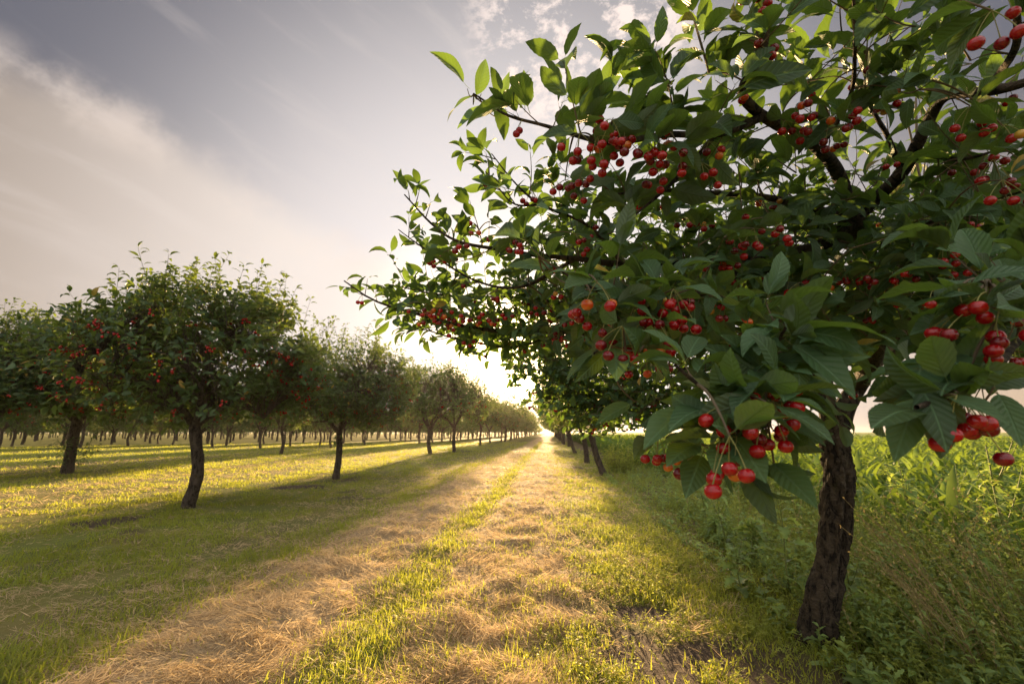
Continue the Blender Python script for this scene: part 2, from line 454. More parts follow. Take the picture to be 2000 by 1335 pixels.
def make_ground():
    # a sheet that reaches the horizon: fine rings near the camera, coarse far away
    r = np.concatenate([[0], np.geomspace(.6, 24, 300), np.geomspace(25, 900, 60)])
    a = np.concatenate([np.linspace(-75, 75, 500), np.linspace(76, 284, 60)]) * math.pi / 180
    R, A = np.meshgrid(r, a, indexing='ij')
    X = R * np.sin(A); Y = R * np.cos(A)
    Z = ground_h(X, Y)
    mb = MB(); v = np.stack([X, Y, Z], -1)
    nr, na = R.shape
    i, j = np.meshgrid(np.arange(nr - 1), np.arange(na), indexing='ij'); j2 = (j + 1) % na
    q = np.stack([i * na + j, (i + 1) * na + j, (i + 1) * na + j2, i * na + j2], -1).reshape(-1, 4)
    hay, gr, wd, so = zone(X, Y)
    tot = hay + gr + wd + .3
    uv = np.stack([np.clip(hay / tot, 0, 1), np.clip((gr + wd) / tot, 0, 1), np.clip(so, 0, 1)], -1)
    mb.add(v, q, uv)
    m, nt, N, L = nodes('orchard_ground'); g = G(nt)
    sx = N.new('ShaderNodeSeparateXYZ'); L.new(g.attr('luv', 'Vector'), sx.inputs[0])
    tc = N.new('ShaderNodeTexCoord'); P = tc.outputs['Object']
    px = N.new('ShaderNodeSeparateXYZ'); L.new(P, px.inputs[0])
    n1 = g.noise(P, 14, 6, .7); n2 = g.noise(P, 1.1, 4, .6); n3 = g.noise(P, 70, 3, .7)
    hayc = g.mix(n1, (.24, .165, .09), (.50, .37, .21))
    hayc = g.mix(g.step(n3, .45, .62, hi=.5), hayc, (.10, .07, .04))
    grc = g.mix(n1, (.07, .085, .02), (.22, .24, .05))
    grc = g.mix(g.step(n2, .42, .64, hi=.6), grc, (.26, .22, .06))
    c = g.mix(.5, (.10, .075, .045), (.16, .13, .06))
    c = g.mix(g.step(sx.outputs[1], .1, .75), c, grc)
    c = g.mix(g.step(sx.outputs[0], .25, .6), c, hayc)
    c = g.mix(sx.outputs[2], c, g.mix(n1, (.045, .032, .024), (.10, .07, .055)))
    crop = g.step(px.outputs[0], 3.0, 4.0)
    c = g.mix(crop, c, g.mix(n1, (.06, .10, .02), (.16, .23, .045)))
    h = g.m('ADD', n1, g.m('MULTIPLY', n3, .5))
    g.out(g.bsdf(c, .9, .15, g.bump(h, .8, .03)))
    o = mb.obj('ground', m); tag(o, 'flat orchard ground of mown hay and grass', 'ground', kind='structure')
make_ground()

# ------------------------------------------------------------------ grass, hay, weeds
def scatter(n, rng, r0=2.0, r1=40, a0=-62, a1=58, power=1.0):
    u = rng.random(n)
    r = r0 * (r1 / r0) ** (u ** power)
    a = np.radians(a0 + (a1 - a0) * rng.random(n))
    return r * np.sin(a), r * np.cos(a), r

def straw_obj():
    rng = np.random.default_rng(11); mb = MB()
    x, y, r = scatter(620000, rng, 2.1, 30, -60, 20)
    hay, gr, wd, so = zone(x, y)
    p = np.stack([x, y], -1)
    clump = np.clip((fbm(p, 5.0, 70, 2) - .33) * 2.2, .25, 1)
    k = rng.random(len(x)) < np.clip(hay + .10 * wd + .12 * gr, 0, 1) * clump * (1 - .9 * so)
    x, y, r = x[k], y[k], r[k]; n = len(x); p = np.stack([x, y], -1)
    z = ground_h(x, y) + rng.random(n) ** 2 * .045 * np.clip(fbm(p, 4.0, 71, 2) * 2 - .4, .2, 1.2) + .002
    sw = fbm(p, 3.2, 75, 2) * 9 + (rng.random(n) - .5) * 2.2
    el = (rng.random(n) - .32) * .8
    D = np.stack([np.cos(sw) * np.cos(el), np.sin(sw) * np.cos(el), np.sin(el)], -1)
    L = (.03 + .08 * rng.random(n)) * (1 + r / 22); W = (.0006 + .0007 * rng.random(n)) * (1 + r / 3.5) / L
    c = (rng.random(n) - .3) * 2.4
    leaves(mb, np.stack([x, y, z], -1), D, np.array([[0, 0, 1.]]) + rng.normal(0, .5, (n, 3)), L, W, rng, rows=3, cols=1, curl=c, fold=0, pet=0, shape='corn', rnd=np.clip(fbm(p, 2.0, 80, 3) * .9 - .2 + rng.random(n) * .5, 0, 1))
    o = mb.obj('cut_hay', M['straw']); tag(o, 'dry cut hay lying in swaths along the mown lane', 'hay', kind='stuff')

def grass_obj():
    rng = np.random.default_rng(12); mb = MB()
    x, y, r = scatter(640000, rng, 2.1, 60, -62, 32)
    hay, gr, wd, so = zone(x, y); p = np.stack([x, y], -1)
    tuft = np.clip((fbm(p, 2.2, 90, 3) - .36) * 4.5, .04, 1)
    strip = ((np.abs(x + 1.22) < .3) | (np.abs(x + 3.0) < .45)); tuft = np.maximum(tuft, strip * .55)
    k = rng.random(len(x)) < np.clip(gr + .25 * wd, 0, 1) * tuft * (1 - .97 * so)
    x, y, r = x[k], y[k], r[k]; n = len(x); p = np.stack([x, y], -1); tuft = tuft[k]; gr = gr[k]
    az = rng.random(n) * 6.28; le = rng.random(n) * .5
    D = np.stack([np.cos(az) * le, np.sin(az) * le, np.ones(n)], -1)
    stripe = np.exp(-((x + 1.2) / .3) ** 2) + np.exp(-((x + 3.0) / .4) ** 2)
    L = (.025 + .065 * rng.random(n) ** 1.5) * (.5 + .6 * tuft) * (1 + .25 * stripe) * (1 + r / 60)
    W = (.0016 + .0012 * rng.random(n)) * (1 + r / 6) / L
    U = np.stack([np.cos(az), np.sin(az), np.zeros(n)], -1) * -1 + rng.normal(0, .3, (n, 3))
    leaves(mb, np.stack([x, y, ground_h(x, y) - .004], -1), D, U, L, W, rng, rows=3, cols=1, curl=1.0, fold=0, pet=0, shape='blade', rnd=np.clip(fbm(p, .8, 95, 3) * 1.2 - .35 + rng.random(n) * .5, 0, 1))
    o = mb.obj('grass', M['grass']); tag(o, 'short green and yellow grass between the tree rows', 'grass', kind='stuff')

def low_weeds():
    """soft bright green ground cover on the right verge: stems with whorls of tiny leaves."""
    rng = np.random.default_rng(13)
    mb = MB()
    x, y, r = scatter(34000, rng, 2.1, 32, -2, 52)
    hay, gr, wd, so = zone(x, y); p = np.stack([x, y], -1)
    tu = np.clip((fbm(p, 1.6, 100, 3) - .30) * 4, .05, 1)
    right = 1 / (1 + np.exp(-(x - 1.9 - .0 * y) / .2)) * (x < 3.6 + .05 * y)
    k = rng.random(len(x)) < np.clip(wd + .9 * right, 0, 1) * tu * (1 - .96 * so)
    x, y, r, tu = x[k], y[k], r[k], tu[k]; n = len(x)
    K = 6
    hgt = (.025 + .07 * rng.random(n)) * (.5 + .6 * tu) * np.where(x > 1.8, 2.2, 1.0)
    az = rng.random(n) * 6.28; le = .3 + .9 * rng.random(n)
    s = np.linspace(0, 1, K)
    P = np.stack([x, y, ground_h(x, y)], -1)[:, None] + np.stack([np.cos(az)[:, None] * le[:, None] * s[None] ** 1.5, np.sin(az)[:, None] * le[:, None] * s[None] ** 1.5, np.broadcast_to(s, (n, K))], -1) * hgt[:, None, None]
    tubes(mb, P, np.full((n, K), .0011) * (1 + r / 8)[:, None], 3, .5)
    for i in range(1, K):
        for q in range(3):
            a2 = rng.random(n) * 6.28; e = rng.random(n) * .9 - .1
            D = np.stack([np.cos(a2), np.sin(a2), e], -1)
            leaves(mb, P[:, i], D, np.array([[0, 0, 1.]]) + rng.normal(0, .4, (n, 3)), (.007 + .011 * rng.random(n)) * (1 + r / 10), .24, rng, rows=2, cols=2, curl=.6, fold=.3, pet=0)
    o = mb.obj('low_weeds', M['weed']); tag(o, 'soft yellow green low weeds on the verge beside the lane', 'weeds', kind='stuff')

def tall_undergrowth():
    rng = np.random.default_rng(14); mb = MB(); md = MB()
    for k_, (cnt, buf, hh) in enumerate(((4200, mb, .30), (220, md, .45))):
        x, y, r = scatter(cnt * 5, rng, 2.4, 22, 14, 54)
        k = (x > 1.75 + .06 * rng.random(len(x)) * y) & (x < 3.3 + .08 * y)
        k &= ~((x < 2.15) & (rng.random(len(x)) < .6))
        x, y, r = x[k][:cnt], y[k][:cnt], r[k][:cnt]; n = len(x); K = 9
        hgt = (.12 + hh * rng.random(n) * (1 + .8 * rng.random(n) ** 3)) * np.clip(.45 + .65 * (x - 1.8), .35, 1.4)
        az = rng.random(n) * 6.28; le = .1 + .5 * rng.random(n); s = np.linspace(0, 1, K)
        P = np.stack([x, y, ground_h(x, y)], -1)[:, None] + np.stack([np.cos(az)[:, None] * le[:, None] * s[None] ** 1.6, np.sin(az)[:, None] * le[:, None] * s[None] ** 1.6, np.broadcast_to(s, (n, K))], -1) * hgt[:, None, None]
        tubes(buf, P, .0016 * (1.2 - .8 * s)[None] * (1 + r / 8)[:, None], 3, .6)
        if k_ == 0:
            for i in range(1, K):
                for q in range(2):
                    a2 = rng.random(n) * 6.28; D = np.stack([np.cos(a2), np.sin(a2), rng.random(n) * 1.0], -1)
                    leaves(buf, P[:, i], D, np.array([[0, 0, 1.]]) + rng.normal(0, .5, (n, 3)), (.018 + .028 * rng.random(n)) * (1.25 - .6 * s[i]), .24, rng, rows=3, cols=2, curl=.9, fold=.3, pet=.1)
        else:
            # dry seed heads
            for i in range(3, K):
                for q in range(3):
                    a2 = rng.random(n) * 6.28; D = np.stack([np.cos(a2), np.sin(a2), .4 + rng.random(n)], -1)
                    leaves(buf, P[:, i] + rng.normal(0, .006, (n, 3)), D, rng.normal(0, 1, (n, 3)), .010 + .012 * rng.random(n), .3, rng, rows=2, cols=1, curl=.6, fold=0, pet=.3)
    # broad leaved seedlings mixed through it
    mt = MB(); x, y, r = scatter(4600, rng, 2.4, 16, 6, 52)
    k = (x > 1.55) & (x < 3.4 + .08 * y) & (np.abs(x - 1.75) > .12); x, y, r = x[k], y[k], r[k]; n = len(x)
    hgt = (.10 + .32 * rng.random(n)) * np.clip(.5 + .6 * (x - 1.7), .45, 1.5); ss = np.linspace(0, 1, 6)
    lx = rng.normal(0, .2, n); ly = rng.normal(0, .2, n)
    P = np.stack([x, y, ground_h(x, y)], -1)[:, None] + np.stack([lx[:, None] * ss, ly[:, None] * ss, np.broadcast_to(ss, (n, 6))], -1) * hgt[:, None, None]
    tubes(mb, P, .0026 * (1.2 - .7 * ss)[None] * np.ones((n, 1)), 4, .6)
    az0 = rng.random(n) * 6.28
    for q in range(9):
        i = min(5, 1 + q // 2); az = az0 + q * 2.4; D = np.stack([np.cos(az), np.sin(az), .25 + .12 * q + rng.random(n) * .4], -1)
        leaves(mt, P[:, i], D, np.array([[0, 0, 1.]]) + rng.normal(0, .25, (n, 3)), (.05 + .07 * rng.random(n)) * (1.2 - .08 * q), .20, rng, rows=8, cols=2, curl=1.2, fold=.3, pet=.15, shape='lobed' if q % 2 else 'cherry', wave=.2)
    tag(mt.obj('broad_weeds', M['thistle']), 'bright broad weed leaves scattered through the undergrowth right of the trunk', 'weeds', kind='stuff')
    tag(mb.obj('undergrowth', M['weed_dark']), 'dense leafy undergrowth to the right of the big trunk', 'undergrowth', kind='stuff')
    tag(md.obj('dry_seed_heads', M['drystem']), 'brownish dry seed heads standing in the undergrowth', 'seed heads', kind='stuff')

def corn_field():
    rng = np.random.default_rng(15); mb = MB()
    pts = []
    for i in range(0, 150):
        x = 3.55 + i * .62
        ys = np.arange(3.0, 75, .19)
        if i > 40: ys = ys[::2]
        pts.append(np.stack([np.full(len(ys), x), ys], -1))
    p = np.concatenate(pts); p += rng.normal(0, .05, p.shape)
    r = np.hypot(p[:, 0], p[:, 1]); ang = np.degrees(np.arctan2(p[:, 0], p[:, 1]))
    k = (ang < 56) & (r < 80) & (rng.random(len(p)) < np.clip(22 / r, .16, 1))
    p, r = p[k], r[k]; n = len(p)
    base = np.stack([p[:, 0], p[:, 1], ground_h(p[:, 0], p[:, 1])], -1)
    h = .62 * (.75 + .5 * rng.random(n)) * (1 + r / 300)
    wide = (1 + r / 25)
    az0 = rng.random(n) * 6.28
    for q in range(7):
        az = az0 + q * math.pi + rng.normal(0, .45, n)
        zz = (.06 + .10 * q) * h
        D = np.stack([np.cos(az), np.sin(az), 1.1 + .35 * q + rng.random(n) * .4], -1)
        U = np.stack([-np.cos(az), -np.sin(az), np.full(n, .8)], -1)
        P = base + np.stack([np.zeros(n), np.zeros(n), zz], -1)
        leaves(mb, P, D, -U * -1, h * (.55 + .35 * rng.random(n)), .055 * wide / (1 + .0 * r), rng, rows=5, cols=2, curl=1.9, fold=.35, pet=0, shape='corn')
    ss = np.linspace(0, 1, 4)
    Pt = base[:, None] + np.stack([np.zeros((n, 4)), np.zeros((n, 4)), ss[None] * h[:, None] * .7], -1)
    tubes(mb, Pt, .011 * (1.2 - .7 * ss)[None] * np.ones((n, 1)), 4, .6)
    tag(mb.obj('corn_field', M['corn']), 'field of knee high young corn stretching to the horizon', 'crop field', kind='stuff')
    # the rest of the crop, seen edge on: a leafy sheet at the height of the plants
    mb2 = MB()
    xs = np.concatenate([np.linspace(4, 60, 120), np.linspace(62, 820, 90)]); ys = np.concatenate([np.linspace(60, 200, 140), np.linspace(205, 860, 60)])
    X, Y = np.meshgrid(xs, ys, indexing='ij')
    Z = .42 + .16 * fbm(np.stack([X, Y], -1), 1.3, 7, 3)
    Z[0, :] = 0; Z[:, 0] = 0
    nr, na = X.shape
    i, j = np.meshgrid(np.arange(nr - 1), np.arange(na - 1), indexing='ij')
    q = np.stack([i * na + j, (i + 1) * na + j, (i + 1) * na + j + 1, i * na + j + 1], -1).reshape(-1, 4)
    mb2.add(np.stack([X, Y, Z], -1), q)
    m, nt, N, L = nodes('crop_canopy'); g = G(nt); tc = N.new('ShaderNodeTexCoord')
    nn = g.noise(tc.outputs['Object'], 3, 6, .75)
    g.out(g.bsdf(g.mix(nn, (.06, .10, .02), (.20, .28, .05)), .8, .2, g.bump(nn, 1, .3)))
    tag(mb2.obj('far_corn', m, smooth=False), 'far part of the corn field, a thin green band at the horizon', 'crop field', kind='stuff')

straw_obj(); grass_obj(); low_weeds(); tall_undergrowth(); corn_field()

# ------------------------------------------------------------------ cherry trees
def ico(sub=2):
    import bmesh
    bm = bmesh.new(); bmesh.ops.create_icosphere(bm, subdivisions=sub, radius=1.0)
    v = np.array([x.co[:] for x in bm.verts]); f = np.array([[a.index for a in fc.verts] for fc in bm.faces]); bm.free()
    return v, np.concatenate([f, f[:, 2:3]], 1)

def spheres(mb, C, R, rnd, sub=1):
    v, f = ico(sub); N = len(C)
    V = C[:, None] + v[None] * R[:, None, None]
    F = (f[None] + (np.arange(N) * len(v))[:, None, None]).reshape(-1, 4)
    mb.add(V, F, None, np.repeat(rnd, len(v)))

def twig_leaves(mb, P0, D0, L, nl, rng, leaf, tw=None, twr=.003, rows=4, cols=2, rise=.5, wave=0.0, serr=0.0, tuft=3, jit=.55, wid=.215, droop=1.15, K=6, up=.55):
    """N twigs with nl alternate leaves each plus a tuft at the tip. returns centre lines."""
    N = len(P0)
    if N == 0: return np.zeros((0, K, 3))
    D0 = unit(D0); s = np.linspace(0, 1, K)
    bend = rng.normal(0, .22, (N, 3)) + np.array([0, 0, rise])
    P = P0[:, None] + (D0[:, None] * s[None, :, None] + bend[:, None] * (s ** 2)[None, :, None] * .5) * L[:, None, None]
    if tw is not None: tubes(tw, P, twr * (1.15 - .75 * s)[None] * np.ones((N, 1)), 4 if K < 8 else 5)
    T = unit(P[:, -1] - P[:, -2])
    for i in range(nl + tuft):
        if i < nl:
            u = np.clip(.12 + .86 * (i + rng.random(N) * .6) / nl, 0, .999)
        else: u = np.full(N, .97) + .03 * rng.random(N)
        ki = np.minimum((u * (K - 1)).astype(int), K - 2); fr = (u * (K - 1) - ki)[:, None]
        idx = np.arange(N)
        pos = P[idx, ki] * (1 - fr) + P[idx, ki + 1] * fr
        tan = unit(P[idx, ki + 1] - P[idx, ki])
        az = rng.random(N) * 6.28
        rv = unit(np.stack([np.cos(az), np.sin(az), rng.normal(.05, .35, N)], -1))
        side = unit(rv - tan * (rv * tan).sum(1, keepdims=True))
        fwd = (.5 + .6 * rng.random(N))[:, None] if i < nl else (.8 + .8 * rng.random(N))[:, None]
        D = unit(side + tan * fwd + np.array([0, 0, .22]))
        U = np.array([[0, 0, up]]) + tan * .35 + rng.normal(0, jit, (N, 3)) * .6
        Ln = leaf * (.76 + .58 * rng.random(N)) * (1 if i < nl else .85)
        keep = rng.random(N) < .93
        sel = np.nonzero(keep)[0]
        leaves(mb, pos[sel] + D[sel] * Ln[sel, None] * .2, D[sel], U[sel], Ln[sel], wid * (.85 + .3 * rng.random(len(sel))), rng, rows=rows, cols=cols, curl=droop, fold=.35, pet=.2 if rows > 2 else 0, wave=wave, serr=serr)
    return P

def make_cherry_tree(seed, H=4.0, R=2.3, fork=1.35, tr=.13, ntw=900, leaf=.10, rows=4, cols=2, nl=6, bz=1.45, ncherry=350, lean=(0, 0), sides=12, shoots=26, curve=None, low=1.0):
    """returns meshes (trunk, crown, twigs or None, cherries or None)"""
    rng = np.random.default_rng(seed)
    tk, cr, ch = MB(), MB(), MB()
    # trunk with a slightly crooked line and a flare at the foot
    mid = rng.normal(0, .05, 2)
    top = np.array([lean[0] * fork, lean[1] * fork, fork])
    pts = [(0, 0, -.05, tr * 1.5), (lean[0] * .1, lean[1] * .1, .08, tr * 1.15), (lean[0] * fork * .4 + mid[0], lean[1] * fork * .4 + mid[1], fork * .45, tr), (*top, tr * .98)]
    c = spline(pts, 22)
    rr = c[:, 3] * (1 + .05 * np.sin(np.arange(22) * 1.3 + seed))
    tubes(tk, c[None, :, :3], rr[None], sides)
    skel = [c[8:, :3]]
    # limbs
    nlimb = 4 + seed % 2; a0 = rng.random() * 6.28; subs = []
    for i in range(nlimb):
        a = a0 + i * 6.283 / nlimb + rng.normal(0, .25)
        reach = R * (.50 + .2 * rng.random()); z1 = H * (.58 + .12 * rng.random())
        d = np.array([math.cos(a), math.sin(a), 0])
        b = top + np.array([0, 0, -.12 * rng.random()])
        lp = [(*b, tr * .62), (*(b + d * reach * .28 + [0, 0, (z1 - fork) * .40]), tr * .50), (*(b + d * reach * .62 + [0, 0, (z1 - fork) * .72] + rng.normal(0, .08, 3)), tr * .30), (*(b + d * reach + [0, 0, z1 - fork]), tr * .10)]
        lc = spline(lp, 16); tubes(tk, lc[None, :, :3], lc[None, :, 3], max(5, sides - 5)); skel.append(lc[3:, :3])
        for j in range(5):
            k = rng.integers(4, 14); s0 = lc[k, :3]; a2 = a + rng.normal(0, .95)
            d2 = np.array([math.cos(a2), math.sin(a2), rng.normal(.25, .4)]); ln = R * (.28 + .25 * rng.random())
            sp = [(*s0, lc[k, 3] * .7), (*(s0 + d2 * ln * .5 + [0, 0, .08]), tr * .12), (*(s0 + d2 * ln + [0, 0, .1]), tr * .05)]
            sc = spline(sp, 9); subs.append(sc); skel.append(sc[2:, :3])
    subs = np.array(subs); tubes(tk, subs[..., :3], subs[..., 3], 5)
    skel = np.concatenate(skel)
    # twig bases inside a flat-bottomed, lumpy crown
    n = 0; Ps = []
    cz = bz + (H - bz) * .42
    while n < ntw:
        q = rng.normal(0, 1, (ntw * 3, 3)); q = unit(q) * (rng.random((ntw * 3, 1)) ** .42)
        up = q[:, 2] > 0
        q[:, 2] *= np.where(up, (H - cz), (cz - bz)); q[:, :2] *= R * .93; q += [lean[0] * fork, lean[1] * fork, cz]
        lump = fbm(q, 1.05, seed * 7 + 1, 2)
        q = q[(lump > .56) | (rng.random(len(q)) < .10)]
        Ps.append(q); n += len(q)
    P0 = np.concatenate(Ps)[:ntw]
    # connect each to the nearest branch
    dd = np.linalg.norm(P0[:, None] - skel[None, ::2], axis=2); kk = dd.argmin(1); nb = skel[::2][kk]
    s = np.linspace(0, 1, 5)[None, :, None]
    sag = np.array([0, 0, 1.]) * (dd.min(1)[:, None, None] * .15 * np.sin(np.pi * s))
    Pc = nb[:, None] * (1 - s) + P0[:, None] * s + sag
    if rows >= 2: tubes(tk, Pc, np.linspace(.010, .004, 5)[None] * np.ones((len(P0), 1)), 3)
    out = P0 - np.array([lean[0] * fork, lean[1] * fork, cz - .9]); out[:, 2] *= .6
    D = unit(out) + rng.normal(0, .45, out.shape) + [0, 0, .15]
    Lt = .18 + .25 * rng.random(len(P0))
    P = twig_leaves(cr, P0, D, Lt, nl, rng, leaf, tk if rows >= 3 else None, .004, rows=rows, cols=cols, K=5)
    if shoots:
        a = rng.random(shoots) * 6.28; q = R * .85 * rng.random(shoots) ** .6
        zt = cz + (H - cz) * np.sqrt(np.clip(1 - (q / R) ** 2, 0, 1)) - .25
        S0 = np.stack([np.cos(a) * q + lean[0] * fork, np.sin(a) * q + lean[1] * fork, zt], -1)
        twig_leaves(cr, S0, np.array([[0, 0, 1.]]) + rng.normal(0, .2, (shoots, 3)), .55 + .5 * rng.random(shoots), nl + 12 if rows > 2 else nl + 6, rng, leaf * .95, tk, .005, rows=rows, cols=cols, rise=.1, jit=.25, droop=1.5, K=6)
    trunk = tk.mesh('trunk', M['bark_far']); crown = cr.mesh('crown', M['leaf_far'])
    cherries = None
    if ncherry:
        # fruit hangs in bunches below the twigs
        nb_ = ncherry // 4; low_ = rng.choice(len(P0), nb_, p=(lambda w: w / w.sum())(np.exp(-(P0[:, 2] - bz) / 1.3) * (np.hypot(P0[:, 0], P0[:, 1]) / R) ** 3))
        c = np.repeat(P[low_, 1], 4, 0) + rng.normal(0, .028, (nb_ * 4, 3)) + [0, 0, -.05]
        spheres(ch, c, (.0105 + .0015 * rng.random(len(c))) * (1.0 if leaf < .13 else 1.8), rng.random(len(c)), 1)
        cherries = ch.mesh('cherries', M['cherries'])
    return trunk, crown, cherries

def place_tree(meshes, loc, rz, sc, label, name='cherry_tree', group=None):
    t = empty(name, loc); t.rotation_euler = (0, 0, rz); t.scale = (sc, sc, sc)
    tag(t, label, 'cherry tree', group)
    for nm, me in zip(('trunk', 'crown', 'cherries'), meshes):
        if me is None: continue
        o = bpy.data.objects.new(nm, me); COL.objects.link(o); o.parent = t
        if nm == 'cherries': o['kind'] = 'stuff'
    return t

g0 = ground_at
def gp(px, py):
    p = ground_at(px, py); return Vector((p.x, p.y, 0))
# near left trees, each its own build
tA = make_cherry_tree(3, H=3.65, R=2.2, fork=1.4, tr=.095, ntw=1650, leaf=.135, nl=6, bz=1.35, ncherry=1000, lean=(-.05, 0), shoots=55)
place_tree(tA, gp(368, 992), 0.6, 1.0, 'large cherry tree with pale ringed trunk, nearest of the row left of the lane')
tB = make_cherry_tree(4, H=3.75, R=2.7, fork=1.4, tr=.12, ntw=1900, leaf=.13, nl=6, bz=1.3, ncherry=1000, lean=(.06, 0), shoots=50)
t = place_tree(tB, gp(130, 924), 2.2, 1.22, 'thick dark cherry tree with leafy sucker shoots round its trunk at far left')
tC = make_cherry_tree(5, H=3.8, R=2.15, fork=1.35, tr=.085, ntw=1650, leaf=.12, nl=6, bz=1.25, ncherry=1300, lean=(0, 0), shoots=30)
place_tree(tC, gp(656, 934), 3.6, 1.02, 'dark round cherry tree with forked trunk, second along the left side of the lane')
# sucker shoots round the thick trunk
sk = MB(); skt = MB(); rng = np.random.default_rng(5)
a = rng.normal(-.2, .9, 16)
S0 = np.stack([np.cos(a) * .17, np.sin(a) * .17, .1 + .5 * rng.random(16)], -1)
twig_leaves(sk, S0, np.stack([np.cos(a) * .8, np.sin(a) * .8, np.full(16, .7)], -1), .35 + .3 * rng.random(16), 9, rng, .09, sk, .004, rows=3, cols=2, K=6)
o = sk.obj('sucker_shoots', M['leaf_far'], t)
o.rotation_euler = (0, 0, -2.2)
# tree partly outside the frame
place_tree(tA, Vector((-15.6, 11.6, 0)), 4.0, 1.16, 'cherry tree at the left edge of the photo, only its branch tips in view')

mids = [make_cherry_tree(20 + i, H=3.7 + .2 * (i % 3), R=2.0 + .15 * (i % 2), fork=1.1 + .12 * (i % 3), tr=.085, ntw=760, leaf=.145, rows=3, cols=2, nl=5, bz=1.4, ncherry=160, lean=(.06 * (i - 1), .03), sides=9, shoots=14) for i in range(3)]
fars = [make_cherry_tree(30 + i, H=3.6 + .2 * i, R=2.3, fork=1.2, tr=.10, ntw=300, leaf=.27, rows=2, cols=2, nl=4, bz=1.05, ncherry=60, lean=(.05 * (i - 1), 0), sides=6, shoots=8) for i in range(3)]
trng = random.Random(8)
placed = [gp(368, 992), gp(130, 924), gp(656, 934)]
lane_left = [(840, 887), (887, 879), (938, 867), (957, 863)]
for i, (px, py) in enumerate(lane_left):
    p = gp(px, py); p = p * (1 - .10 * (i > 0)); placed.append(p)
    place_tree(mids[i % 3], p, trng.random() * 6.28, 1.24 + .12 * trng.random(),
        ['slim cherry tree against the sun, third along the left side of the lane', 'cherry tree with a straight dark trunk, fourth along the left side of the lane',
         'small golden cherry tree, fifth along the left side of the lane', 'small golden cherry tree, sixth along the left side of the lane'][i])
second = [((384, 897), 'dark cherry tree just right of and behind the pale ringed trunk'), ((549, 887), 'cherry tree with a bent thin trunk between the two nearest lane trees'),
          ((646, 874), 'cherry tree close behind and left of the forked trunk beside the lane'), ((712, 869), 'cherry tree just right of the forked trunk, in the second row'),
          ((308, 867), 'small dark cherry tree seen left of the pale ringed trunk, in a back row'), ((414, 873), 'small cherry tree right of the pale ringed trunk, in a back row'),
          ((515, 867), 'small cherry tree with leaning trunk left of the bent thin trunk'), ((592, 864), 'small cherry tree right of the bent thin trunk, in a back row'),
          ((762, 862), 'small leaning cherry tree of the second row, behind the lane trees'), ((792, 861), 'small cherry tree of the second row left of the golden trees')]
for i, ((px, py), lb) in enumerate(second):
    p = gp(px, py); placed.append(p)
    place_tree(mids[(i + 1) % 3], p, trng.random() * 6.28, 1.0 + .12 * trng.random(), lb)
# row on the right of the lane
right_m = [make_cherry_tree(41, H=3.4, R=1.5, fork=1.35, tr=.10, ntw=560, leaf=.11, rows=3, cols=2, nl=6, bz=1.25, ncherry=240, lean=(-.28, 0), sides=10, shoots=10),
           make_cherry_tree(42, H=3.4, R=1.6, fork=1.35, tr=.11, ntw=560, leaf=.11, rows=3, cols=2, nl=6, bz=1.25, ncherry=240, lean=(-.12, 0), sides=10, shoots=10)]
for i, (px, py, lb) in enumerate([(1180, 929, 'cherry tree with a thin slanting trunk, first behind the big tree on the right'), (1147, 904, 'cherry tree with a straight trunk just beyond the slanting one'),
                   (1124, 886, 'cherry tree in the right row, third beyond the big near tree'), (1111, 872, 'cherry tree in the right row, fourth beyond the big near tree')]):
    p = gp(px, py); placed.append(p)
    place_tree(right_m[i % 2], p, 0 if i < 2 else trng.random() * .6, .96, lb)
# the rest of the orchard on its planting grid
cand = []
for row in range(0, 26):
    X = -6.6 - 8.2 * row
    for k in range(0, 60):
        Y = 6 + 4.9 * k + trng.uniform(-.4, .4) + (row % 2) * 2
        if X / Y < -1.30 or Y > 290: continue
        if row == 0 and Y < 58: continue
        if row == 1 and Y < 52: continue
        if row in (2, 3) and Y < 34 + 0 * row: continue
        if row > 3 and Y < 30: continue
        x = X + trng.uniform(-.35, .35)
        if trng.random() < .07: continue
        if any((x - q.x) ** 2 + (Y - q.y) ** 2 < 9 for q in placed): continue
        cand.append((math.hypot(x, Y), x, Y, row))
for k in range(26):
    Y = 44 + 5.2 * k; cand.append((math.hypot(1.5, Y), 1.5 + trng.uniform(-.3, .3), Y, -1))
cand.sort()
rownames = {-1: 'in the right row beside the lane', 0: 'in the row just left of the lane', 1: 'in the second row from the lane', 2: 'in the third row from the lane', 3: 'in the fourth row from the lane'}
NEAR = 225
for i, (d, x, y, row) in enumerate(cand[:NEAR]):
    nm = rownames.get(row, 'among the back rows far across at left')
    place_tree((mids if d < 62 else fars)[i % 3], (x, y, 0), trng.random() * 6.28, (1.0 + .35 * trng.random()) * (1.22 if row < 1 else 1),
               'distant cherry tree ' + nm, group='distant cherry trees ' + nm)
# everything farther: one mass of small crowns on short trunks
fm = MB(); rg = np.random.default_rng(77)
rest = cand[NEAR:NEAR + 700]
fr_t = MB()
P = np.array([[c[1], c[2], 0] for c in rest])
if len(P):
    ss = np.linspace(0, 1, 3)
    tubes(fm, P[:, None] + np.stack([np.zeros((len(P), 3)), np.zeros((len(P), 3)), np.broadcast_to(ss * 1.7, (len(P), 3))], -1), np.full((len(P), 3), .10), 5, 0)
    k = 130
    q = unit(rg.normal(0, 1, (len(P), k, 3))) * rg.random((len(P), k, 1)) ** .4 * [2.2, 2.2, 1.25] + [0, 0, 2.55]
    q = (P[:, None] + q).reshape(-1, 3)
    leaves(fm, q, rg.normal(0, 1, q.shape), rg.normal(0, .5, q.shape) + [0, 0, 1], .45 + .3 * rg.random(len(q)), .3, rg, rows=2, cols=2, pet=0)
tag(fm.obj('distant_orchard', M['leaf_far']), 'far orchard rows merging into a low dark band at the horizon', 'orchard', kind='stuff')

